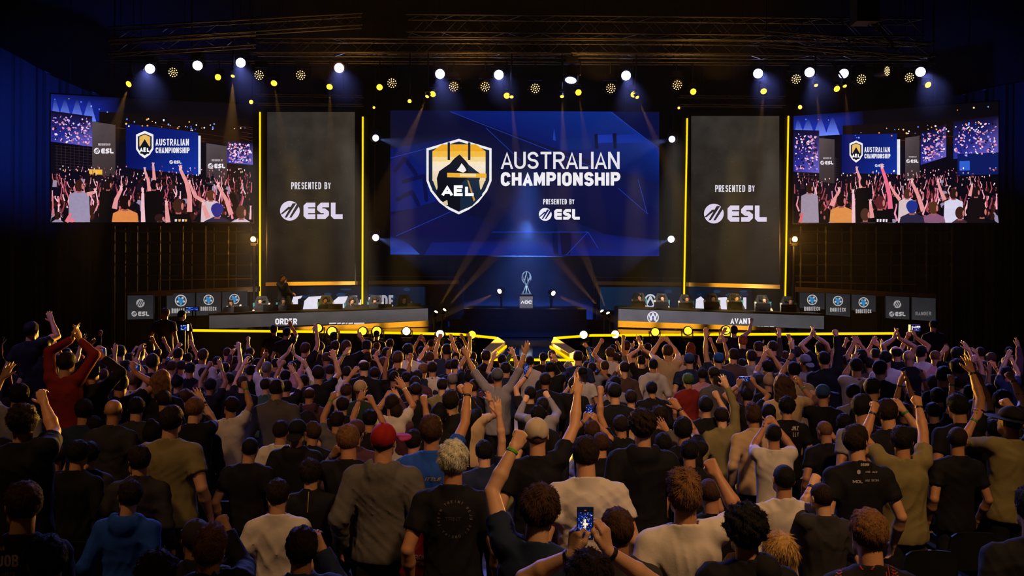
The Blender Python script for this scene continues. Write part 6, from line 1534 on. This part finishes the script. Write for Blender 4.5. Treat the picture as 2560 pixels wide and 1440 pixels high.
for i, d in enumerate(FANS):
    s, Y, p, h, zo = d['s'], d['Y'], d['p'], d['h'], d['zo']
    k = h / 1.78; feet = Vector((p.x, p.y, zo))
    vox = min(max(2.4 / s, .0064), .0132)
    bulk = rsC.uniform(.98, 1.10)
    P = dict(H=h, top=TOP[d['top']][0], col=COL[d['col']][0], hair=HST[d['hair']], haircol=HCOL[d['hc']][0], hyaw=d['y'] + rsC.uniform(-8, 8), hpit=rsC.uniform(-4, 8), htilt=rsC.uniform(-5, 5), seed=i * 7 + 3, bulk=bulk, skin=rsC.choice([0, 0, 1, 1, 2, 5, 5, 3 if rsC.random() < .3 else 1]),
             lean=rsC.uniform(-1, 4), twist=rsC.uniform(-7, 7), tiltb=rsC.uniform(-2, 2), fat=1.0 if s > 220 else 1.15, stubble=rsC.random() < .3, roll=d['roll'], trcol=rsC.choice(['0e0f14', '14161e', '1a1c26', '0c0c0e', '241f1a']))
    if abs(d['hx'] - 957) < 3 and d['flat']: P['bulk'] = 1.18
    if d['hat']: P['hat'], P['hatcol'] = d['hat']; P['flatbrim'] = d['flat']; P['capyaw'] = d['cy']; P['open'] = d.get('open')
    P['locks'] = (3600 if d['hair'] == 'c' else 2300) if s > 300 else (800 if s > 215 else 0)
    if d['lab'].startswith(('person large', 'large person', 'big person', 'broad person')): P['bulk'] = 1.16
    if d['hc'] == '0' and d['hair'] == 'B': P['stubble'] = 1
    for sd in 'LR':
        if sd not in d['arms']: continue
        ax, ay, kd = d['arms'][sd]; sg = -1 if sd == 'L' else 1
        raised = ay < d['hy'] + .18 * s
        fw = .10 if raised else .20
        if kd == 'g': fw = .22
        if kd == 'c': fw = .12
        t = W(ax, ay, Y + fw) - feet
        S = V3(sg * .16 * k, 0, 1.49 * k) if raised else V3(sg * .178 * k, 0, 1.44 * k)
        lim = .615 * k
        for _ in range(3):                  # how far the arm leans towards the stage, from how short it looks
            t = W(ax, ay, Y + fw) - feet; tt = V3(t.x, t.y, t.z); q = lim**2 - (tt[0] - S[0])**2 - (tt[2] - S[2])**2
            if raised and kd not in 'cg': fw = min(max(math.sqrt(max(q, 0)) * .93, .0), .40)
            elif q < 0: fw = 0.0
        t = W(ax, ay, Y + fw) - feet; tt = V3(t.x, t.y, t.z)
        dirv = unit(tt - S); dirv = unit(dirv + V3(0, .0, .35)) if raised else dirv
        wrist = tt - dirv * .055 * k
        pole = V3(sg * .55, -.30, -.80 if raised else -1.0)
        arm = dict(w=wrist, hand=kd, pole=pole)
        if kd == 'c': arm['n'] = V3(-sg, .15, 0); arm['t'] = V3(0, -1, 0); arm['u'] = V3(-sg * .25, .1, 1)
        elif kd == 'g': arm['n'] = V3(-sg * .8, .6, 0); arm['t'] = V3(-sg * .4, -.8, .3); arm['u'] = V3(-sg * .14, .12, 1)
        elif kd == 'r' and not raised: arm['n'] = V3(-sg * .6, .3, -.2); arm['u'] = unit(V3(-sg * .6, .4, .5))
        else: arm['n'] = V3(-sg * rsC.uniform(-.2, .45), 1, 0); arm['t'] = V3(-sg, 0, 0)
        P[sd] = arm
    o, tp, R = make_person(P, feet, 0, vox, d['lab'])
    d['obj'], d['topobj'], d['R'] = o, tp, R
    if zo > .04:
        r_ = MB().box((p.x - .32, p.y - .28, .001), (p.x + .32, p.y + .28, zo)).build('riser', blackm); tag(r_, 'black riser box under the ' + ' '.join(d['lab'].replace('person', 'fan').split(',')[0].split()[:10]), 'riser')
    # wrist bands and watches, the phone
    for sd in 'LR':
        wb = d.get('wb', {}).get(sd); rr_ = rsC.random(); cc_ = rsC.choice(band_cols)
        if sd in d['arms'] and wb != '-' and (wb or rr_ < (.5 if s > 170 else .2)):
            a = R['arms'][sd]; w = Vector(a['W'] - a['f'] * .022); f = Vector(a['f']); col = wb or cc_
            m = MB(); m.lathe(w - f * .011, f, [(0, .030 * k), (.004, .0335 * k), (.018, .0335 * k), (.022, .030 * k)], 14); m.build('wristband', surf('band_' + col, col, .5), None, True)
            q = bpy.context.scene.collection.objects[-1]; q.parent = o
    if d['ph']:
        hz_ = 'h' in d['ph']; hs_ = [R['arms'][x] for x in (('L', 'R') if d['ph'][0] == 'B' else (d['ph'][0],))]
        c = sum((Vector(a['W'] + a['u'] * .105 * k + a['n'] * .030) for a in hs_), Vector()) / len(hs_) + feet
        if len(hs_) == 2 and not hz_: c.z += .045
        if d.get('pp'): c = W(*d['pp'], c.y - .035)
        wv, hv, nv = Vector((1, 0, 0)), Vector((0, -.1, 1)).normalized(), Vector((0, -1, -.1)).normalized()
        if hz_: wv, hv = hv, -wv
        phone_at(c, wv, hv, nv, hz_, PHONES.pop(0), i, s > 400)
# ------------------------------------------------------------------ players at the desks
teal = surf('teal_vinyl', '2c6a70', .4); chairm = surf('chair_vinyl', '141417', .45); cream = surf('pale_vinyl', 'a8a498', .45)
monm = surf('monitor_plastic', '0e0e11', .4); screenm = glow('monitor_glow', 'fff0dc', 2.6, True)
def at_desk(px, crown, dep, who, k, team, hairk, topk, yaw):
    Y = dep(min(max(px, 530 if team == 'ORDER' else 1550), 1066 if team == 'ORDER' else 2050)) + 1.35
    p = W(px, crown, Y); H = 1.74; feet = Vector((p.x, Y, p.z - H + .02)); rz = math.pi + math.radians(yaw)
    P = dict(H=H, top=topk, col='17171b' if team == 'ORDER' else '1a1a20', hair=hairk, haircol=('150f0c', '2a1a10', '3a2616')[k % 3], hyaw=(k * 37 % 30) - 15, hpit=-8, seed=400 + k + (50 if team == 'AVANT' else 0), bulk=1.02, skin=(0, 2, 0, 1, 0, 2, 5)[k], legkind='sit', lean=6, stubble=k % 2,
             L=dict(w=V3(-.20, .46, 1.14), hand='r', n=V3(0, 0, -1), pole=V3(-.8, -.6, -.6)), R=dict(w=V3(.22, .46, 1.14), hand='r', n=V3(0, 0, -1), pole=V3(.8, -.6, -.6)))
    o, tp, R = make_person(P, feet, rz, .0125, f'{who} player in headset seated at the {team} desk, counted from the left', None)
    HC = Vector(R['HC']); m = MB(); pts = [HC + Vector((.092 * math.cos(a), -.01, .02 + .118 * math.sin(a))) for a in (math.pi * i / 10 for i in range(11))]
    m.path(pts, .011, 6)
    for q in (-1, 1): m.lathe(HC + Vector((q * .075, -.01, -.015)), (q, 0, 0), [(0, .038), (.03, .042), (.035, .03)], 12)
    hp = m.build('headset', monm, None, True); hp.parent = o
    # chair behind the player
    bz = p.z - .80; e = empty('gaming_chair', (p.x, Y + .22, ZS), f'black gaming chair with teal sides of the {who} {team} player', 'chair', f'gaming chairs at the {team} desk')
    M = Matrix.Translation((p.x, Y + .20, 0)) @ Matrix.Rotation(math.radians(yaw + (14 if team == 'AVANT' else -12)), 4, 'Z')
    def ob(mb): mb.v = [tuple(M @ Vector(v)) for v in mb.v]; return mb
    seat = bz + .02
    ob(MB().hexa([(-.24, 0, seat), (.24, 0, seat), (.24, .08, seat), (-.24, .08, seat), (-.27, .06, seat + .62), (.27, .06, seat + .62), (.27, .16, seat + .62), (-.27, .16, seat + .62)]).hexa([(-.27, .06, seat + .62), (.27, .06, seat + .62), (.27, .16, seat + .62), (-.27, .16, seat + .62), (-.17, .08, seat + .86), (.17, .08, seat + .86), (.17, .17, seat + .86), (-.17, .17, seat + .86)])).build('backrest', chairm, e)
    for q in (-1, 1): ob(MB().hexa([(q * .25 - .035, -.07, seat + .05), (q * .25 + .035, -.07, seat + .05), (q * .25 + .035, .05, seat + .05), (q * .25 - .035, .05, seat + .05), (q * .29 - .035, -.03, seat + .60), (q * .29 + .035, -.03, seat + .60), (q * .27 + .035, .12, seat + .60), (q * .27 - .035, .12, seat + .60)])).build('side_wing', teal if q == (1 if team == 'AVANT' else -1) else cream, e)
    ob(MB().box((-.14, -.02, seat + .68), (.14, .07, seat + .82))).build('headrest', chairm, e)
    ob(MB().box((-.26, -.5, seat - .1), (.26, .05, seat))).build('seat', chairm, e)
    m = MB(); m.tube((0, -.2, ZS + .1), (0, -.2, seat - .1), .03)
    for q in range(5): m.tube((0, -.2, ZS + .1), (.3 * math.cos(q * 1.257), -.2 + .3 * math.sin(q * 1.257), ZS + .04), .022)
    ob(m).build('base', chairm, e)
    # monitor on the desk in front
    c = W(px - (4 if team == 'AVANT' else -27), crown + 26, Y - .82); e = empty('monitor', (c.x, c.y, c.z - .3), f'black monitor in front of the {who} {team} player', 'monitor', f'monitors on the {team} desk')
    R2 = Matrix.Translation(c) @ Matrix.Rotation(math.radians(yaw * 1.0), 4, 'Z')
    def om(mb): mb.v = [tuple(R2 @ Vector(v)) for v in mb.v]; return mb
    dz_ = c.z - (QL((px, 0)).z if False else 0)
    om(MB().box((-.27, 0, -.155), (.27, .03, .155)).box((-.12, -.03, -.08), (.12, 0, .08))).build('case', monm, e); om(MB().add([(-.25, .032, -.135), (.25, .032, -.135), (.25, .032, .135), (-.25, .032, .135)], [(3, 2, 1, 0)])).build('screen', screenm, e)
    tz = -.30; om(MB().tube((0, -.02, tz), (0, -.02, -.05), .022, 8).box((-.13, -.10, tz - .012), (.13, .10, tz))).build('stand', monm, e)
WHO = ('first', 'second', 'third', 'fourth', 'fifth', 'sixth', 'seventh')
for k, (px, cr) in enumerate(((577, 750), (650, 746), (708, 745), (812, 744), (878, 746), (936, 744), (1009, 742))): at_desk(px, cr, depL, WHO[k], k, 'ORDER', ('short', 'full', 'short', 'full', 'short', 'quiff', 'full')[k], ('jacket', 'tee', 'tee', 'long', 'tee', 'tee', 'tee')[k], 22)
for k, (px, cr) in enumerate(((1600, 737), (1657, 739), (1718, 741), (1783, 739), (1841, 739), (1911, 743), (1976, 746))): at_desk(px, cr, depR, WHO[k], k, 'AVANT', ('short', 'full', 'full', 'short', 'short', 'full', 'short')[k], ('tee', 'tee', 'tee', 'tee', 'long', 'tee', 'hood')[k], -14)
cp = W(706, 687, 30.9)
P = dict(H=1.84, top='jacket', col='0c0c10', hair='short', haircol='140e0b', hyaw=0, hpit=2, seed=900, bulk=1.06, skin=3, beard=1, R=dict(w=V3(.06, .20, 1.52), hand='f', n=V3(-1, 0, 0), u=V3(-.2, .2, 1), pole=V3(1, .2, -1)), L=dict(w=V3(-.22, .36, 1.12), hand='r', n=V3(0, 0, -1), pole=V3(-.5, -.8, -.5)))
o, tp, R = make_person(P, Vector((cp.x, 30.9, cp.z - 1.84)), math.radians(-118), .0115, 'bearded person in dark jacket standing with a microphone behind the ORDER players')
r_ = MB().box((cp.x - .5, 30.6, ZS), (cp.x + .5, 31.15, max(cp.z - 1.84, ZS + .01))).build('riser', blackm); tag(r_, 'low black riser under the standing person with the microphone', 'riser')
a = R['arms']['R']; q = Matrix.Translation(o.location) @ Matrix.Rotation(math.radians(-118), 4, 'Z')
g = Vector(a['W'] + a['u'] * .07 + a['n'] * .03); ax = Vector((-.05, .05, 1)).normalized()
mc = empty('microphone', q @ g, 'dark handheld microphone at the mouth of the standing bearded person', 'microphone')
m = MB().lathe(g - ax * .10, ax, [(0, .012), (.15, .017), (.16, .02)], 12); m.v = [tuple(q @ Vector(v)) for v in m.v]; m.build('handle', monm, mc, True)
m = MB().lathe(g + ax * .05, ax, [(0, .018), (.02, .026), (.045, .022), (.06, .004)], 12); m.v = [tuple(q @ Vector(v)) for v in m.v]; m.build('grille', steel, mc, True)
# small viewfinder screens of the camera operators
for px, py, w, h, Y, lab in ((415, 814, 15, 20, 19.5, 'small blue camera viewfinder at the left foot of the stage'), (459, 819, 14, 12, 19.5, 'small pale camera viewfinder beside the end of the yellow strip'), (480, 772, 30, 8, 29.0, 'small blue display bar before the left sponsor boards'), (2290, 821, 22, 13, 17.5, 'lit camera screen at the right foot of the stage')):
    a_, b_ = W(px - w / 2, py + h / 2, Y), W(px + w / 2, py - h / 2, Y); e = empty('viewfinder', (a_ + b_) / 2, lab, 'screen')
    MB().box((a_.x - .02, Y + .005, a_.z - .02), (b_.x + .02, Y + .10, b_.z + .02)).build('case', monm, e)
    rs = random.Random(px); m = MB(); n = 5
    for i in range(n):
        for j in range(n):
            x0, x1 = a_.x + (b_.x - a_.x) * i / n, a_.x + (b_.x - a_.x) * (i + .92) / n; z0_, z1_ = a_.z + (b_.z - a_.z) * j / n, a_.z + (b_.z - a_.z) * (j + .92) / n
            m.add([(x0, Y, z0_), (x1, Y, z0_), (x1, Y, z1_), (x0, Y, z1_)], [(0, 1, 2, 3)], rs.choice(['2040c0', '5080ff', '101830', '90b0ff', '0c1020'] if px < 2000 else ['e8d8ff', 'b090e0', '302050', 'ffffff']))
    m.build('screen', pixmat(), e); MB().tube(((a_.x + b_.x) / 2, Y + .05, 0), ((a_.x + b_.x) / 2, Y + .05, a_.z), .025).build('stand', monm, e)
# ------------------------------------------------------------------ prints that lie on the shirts
def fan_by(txt): return next(d for d in FANS if txt in d['lab'])
def decal(d, polys, rgb, name='print', off=.004):
    """flat shapes given in picture positions, laid on the shirt they fall on"""
    me = d['topobj'].data; L = d['obj'].location
    bv = BVHTree.FromPolygons([tuple(v.co + L) for v in me.vertices], [tuple(p.vertices) for p in me.polygons])
    O = Vector((0, 0, CAMH)); m = MB()
    for poly in polys:
        hit = []
        for x, y in poly:
            dr = (W(x, y, 1) - O).normalized(); h_ = bv.ray_cast(O, dr)
            if h_[0] is None: break
            hit.append(h_[0] - dr * off - L)
        else: m.add(hit, [tuple(range(len(hit)))[::-1]])
    if not m.f: return
    o = m.build(name, surf('print_' + rgb, rgb, .7)); o.parent = d['obj']
def txt(t, x, yb, h, w, th, slant=0.0): return [[(a, yb - b) for a, b in q] for q in text_polys(t, x, 0, h, w, th, slant=slant)]
d = fan_by('platinum blond'); ring = []; cx, cy, rr = 1137, 1298, 42
word = 'IKERN TREINT BEJU REI OBEIKA '
for i, ch in enumerate(word):
    a = math.radians(-200 + 360 * i / len(word)); c_, s_ = math.cos(a), math.sin(a)
    for q in text_polys(ch, -2.4, -3.4, 6.8, 4.8, 1.1) if ch != ' ' else []:
        ring.append([(cx + rr * c_ * .97 + (-s_) * u + c_ * v, cy + rr * s_ * 1.06 + c_ * u + s_ * v) for u, v in q])
decal(d, ring, '6a625c'); decal(d, txt('TRINT', 1112, 1303, 10, 40, 1.4), '3c3434', 'print')
d = fan_by('large letters'); decal(d, txt('JOB', -6, 1417, 30, 52, 5.5), '8a7c70'); decal(d, txt('AN', 0, 1376, 10, 11, 1.6), '8a7c70', 'print'); decal(d, txt('AMYS', 4, 1440, 10, 34, 2.2), '7a6c40', 'print')
d = fan_by('small white logos')
decal(d, txt('GSINN', 2152, 1165, 7, 21, 1.5), 'b0a8a4'); decal(d, [[(2147 + 5 * math.cos(a), 1180 + 6 * math.sin(a)) for a in (i * .785 for i in range(8))]], 'a8a09c', 'print')
decal(d, txt('ANE', 2163, 1182, 5, 13, 1), '9a9290', 'print'); decal(d, txt('ALU', 2181, 1182, 5, 12, 1), '9a9290', 'print'); decal(d, txt('MOL', 2132, 1208, 8, 26, 1.6), 'b0a8a4', 'print'); decal(d, txt('OSE', 2163, 1204, 5, 12, 1), '8a8280', 'print'); decal(d, txt('BON', 2179, 1204, 6, 18, 1.1), '8a8280', 'print')
d = fan_by('white print'); decal(d, txt('JNZ', 1978, 1076, 11, 19, 1.8), 'b0a89c'); decal(d, txt('LLY', 1982, 1092, 12, 15, 1.8), 'b0a89c', 'print'); decal(d, txt('VIC', 1988, 1025, 6, 12, 1.2), 'a8a09c', 'print')
d = fan_by('blue T-shirt with necklace'); decal(d, txt('LITTLE', 1052, 1203, 9, 48, 1.8, slant=.5), 'b08a38'); decal(d, txt('REEF', 1046, 1226, 6, 30, 1.2, slant=.4), '8a6c30', 'print')
d = fan_by('yellow zip'); decal(d, [[(769, 1225), (772, 1222), (774, 1226), (772, 1230)], [(771, 1229), (773, 1229), (771, 1256), (769.5, 1256)], [(769.5, 1256), (771, 1256), (769.5, 1281), (768, 1281)]], 'b08a30', 'zip')
d = fan_by('red ornaments'); R_ = []
for sx in (-1, 1):
    c0 = 2167 + sx * 62
    for j in range(7):
        y0 = 1390 + j * 8; R_ += strokes([(c0 + sx * j * 1.5 - 8, y0), (c0 + sx * j * 1.5, y0 + 4), (c0 + sx * j * 1.5 + 8, y0)], 2.2); R_ += strokes([(c0 + sx * j * 1.5 - 5, y0 + 5), (c0 + sx * j * 1.5 + 5, y0 + 5)], 1.8)
    R_ += strokes([(2167 + sx * 38, 1388), (2167 + sx * 46, 1415), (2167 + sx * 50, 1440)], 2.4); R_ += strokes([(2167 + sx * 44, 1388), (2167 + sx * 53, 1415), (2167 + sx * 57, 1440)], 2.4)
    R_ += strokes([(2168 + sx * (3 + 15 * math.sin(a)), 1410 - 16 * math.cos(a)) for a in (i * .3 for i in range(10))], 4)
decal(d, [[tuple(p) for p in q] for q in R_], '8c2c1e', 'print')
d = fan_by('black jacket in front of the white hoodie'); decal(d, [[(1628, 1027), (1640, 1024), (1640, 1028), (1632, 1031)]], 'a8a09a')
d = fan_by('black backward cap and black hoodie')
# ------------------------------------------------------------------ red drawstring bag beside the grey hoodie
d = fan_by('red flat-brim cap'); Yb = d['Y'] - .28; c = W(1048, 1385, Yb); F = Field(V3(c) - V3(.24, .22, .32), V3(c) + V3(.24, .22, .34), .008)
F.ell(V3(c) + V3(0, 0, -.07), V3(.125, .08, .13), k=.05); F.cone(V3(c) + V3(0, 0, .02), V3(c) + V3(.01, 0, .17), .095, .028, k=.05); F.cone(V3(c) + V3(-.09, 0, -.14), V3(c) + V3(.09, 0, -.14), .055, .055, k=.04); F.wrinkle(.012, 12, .3)
vb, qb = F.mesh(1); bg = empty('drawstring_bag', c, 'shiny red drawstring bag with white lettering beside the grey hoodie', 'bag')
bb = add('sack', quad_mesh('sack', vb, qb), surf('red_nylon', '8a1216', .35, vary=.2, scale=8)); bb.parent = bg; bb.matrix_parent_inverse = bg.matrix_world.inverted()
top_ = c + Vector((.01, 0, .17)); hd_ = c + Vector((-.06, .02, .34)); MB().path([top_, top_ + Vector((-.02, .01, .09)), hd_], .006).path([top_, top_ + Vector((.02, .0, .08)), hd_], .006).build('cord', blackm, bg)
class _O: pass
fk = _O(); fk.location = Vector((0, 0, 0)); bd = dict(topobj=bb, obj=fk)
def bag_print(pl, rgb):
    bv = BVHTree.FromPolygons([tuple(v) for v in vb], [tuple(q) for q in qb]); O = Vector((0, 0, CAMH)); m = MB()
    for poly in pl:
        hit = [bv.ray_cast(O, (W(x, y, 1) - O).normalized())[0] for x, y in poly]
        if all(h_ is not None for h_ in hit): m.add([h_ + (O - h_).normalized() * .003 for h_ in hit], [tuple(range(len(hit)))[::-1]])
    if m.f: m.build('print', surf('print_' + rgb, rgb, .7), bg)
bag_print(txt('AROUT', 1026, 1399, 12, 50, 2.4), 'b8a8a0'); bag_print(txt('RIVERSE', 1016, 1414, 10, 62, 1.8), '9a8a84')
# ------------------------------------------------------------------ backpack, seats
d = fan_by('dark backpack'); p = d['p']; zb = 1.22 * d['h'] / 1.78
F = Field((p.x - .25, p.y - .42, zb - .32), (p.x + .25, p.y - .05, zb + .30), .012); F.ell((p.x + .01, p.y - .19, zb), (.15, .10, .22), k=.05); F.ell((p.x + .01, p.y - .26, zb - .07), (.11, .06, .10), k=.03); F.wrinkle(.01, 3, .5)
bp = empty('backpack', (p.x, p.y - .2, zb), 'dark backpack on the purple hoodie of the balding person', 'backpack'); v_, q_ = F.mesh(1); t_ = add('sack', quad_mesh('sack', v_, q_), cloth('1c1820')); t_.parent = bp; t_.matrix_parent_inverse = bp.matrix_world.inverted()
MB().path([(p.x - .09, p.y - .12, zb + .2), (p.x - .10, p.y - .05, zb + .27), (p.x - .11, p.y + .06, zb + .24)], .018).build('strap', cloth('1c1820'), bp); MB().path([(p.x + .11, p.y - .12, zb + .2), (p.x + .11, p.y - .05, zb + .27), (p.x + .12, p.y + .06, zb + .24)], .018).build('strap', cloth('1c1820'), bp)
seatm = surf('seat_plastic', '101116', .5)
for px, py, lab in ((185, 1364, 'black seat back showing left of the blue hoodie'), (402, 1361, 'black seat back right of the blue hoodie'), (553, 1259, 'nearer black seat back by the cropped youth in black'), (530, 1231, 'farther black seat back by the cropped youth in black'), (2016, 1250, 'black seat back right of the white long sleeves'), (2330, 1376, 'black seat back below the close-cropped person at the right'), (2440, 1330, 'black seat back near the right edge'), (596, 1300, 'black seat back behind the cream T-shirt at bottom left')):
    s_ = (py - HOR) / (CAMH - .88); Y = FPX / s_; c = W(px, py, Y); e = empty('seat', (c.x, Y, 0), lab, 'chair')
    m = MB(); K = 9
    for zz, w_, dy in ((.52, .20, .05), (.62, .215, .02), (.78, .215, -.01), (.85, .20, -.02), (.88, .16, -.025)):
        for i in range(K): t_ = -1 + 2 * i / (K - 1); m.v.append((c.x + w_ * t_, Y + .03 + dy - .035 * (1 - t_ * t_) * -1, zz))
    n0 = len(m.v); m.v += [(x_, y_ + .022, z_) for x_, y_, z_ in m.v]
    for j in range(4):
        for i in range(K - 1): q = j * K + i; m.f += [[q, q + 1, q + K + 1, q + K], [n0 + q + 1, n0 + q, n0 + q + K, n0 + q + K + 1]]; m.c += [None, None]
        for q in (j * K, j * K + K - 1): m.f.append([q, q + K, n0 + q + K, n0 + q]); m.c.append(None)
    for i in range(K - 1):
        for q in (i, 4 * K + i): m.f.append([q, q + 1, n0 + q + 1, n0 + q]); m.c.append(None)
    m.build('backrest', seatm, e, True)
    MB().box((c.x - .21, Y + .06, .42), (c.x + .21, Y + .46, .46)).build('seat_pan', seatm, e)
    for i in (-1, 1):
        for j in (.08, .44): MB().tube((c.x + i * .2, Y + j, 0), (c.x + i * .19, Y + j, .44 if j > .2 else .62), .012).build('leg', steel, e)
# ------------------------------------------------------------------ wording: places instead of team and sponsor names
SWAP = (('ORDER lettering', 'left desk lettering'), ('with ORDER on its front', 'with white lettering, left'), ('with AVANT on its front', 'with white lettering and round emblem, right'), ('in front of AVANT', 'in front of the right desk lettering'), ('ORDER player', 'left desk player'), ('AVANT player', 'right desk player'),
        ('reading AUSTRALIAN CHAMPIONSHIP', 'with shield emblem and championship title'), ('with AOC lettering', 'with white lettering'), ('the AOC plinth', 'the lettered plinth'), ('ESL disc', 'barred disc logo'), ('ORDER', 'left'), ('AVANT', 'right'))
for o_ in bpy.data.objects:
    for k_ in ('label', 'group'):
        if k_ in o_:
            t_ = o_[k_]
            for a_, b_ in SWAP: t_ = t_.replace(a_, b_)
            o_[k_] = t_
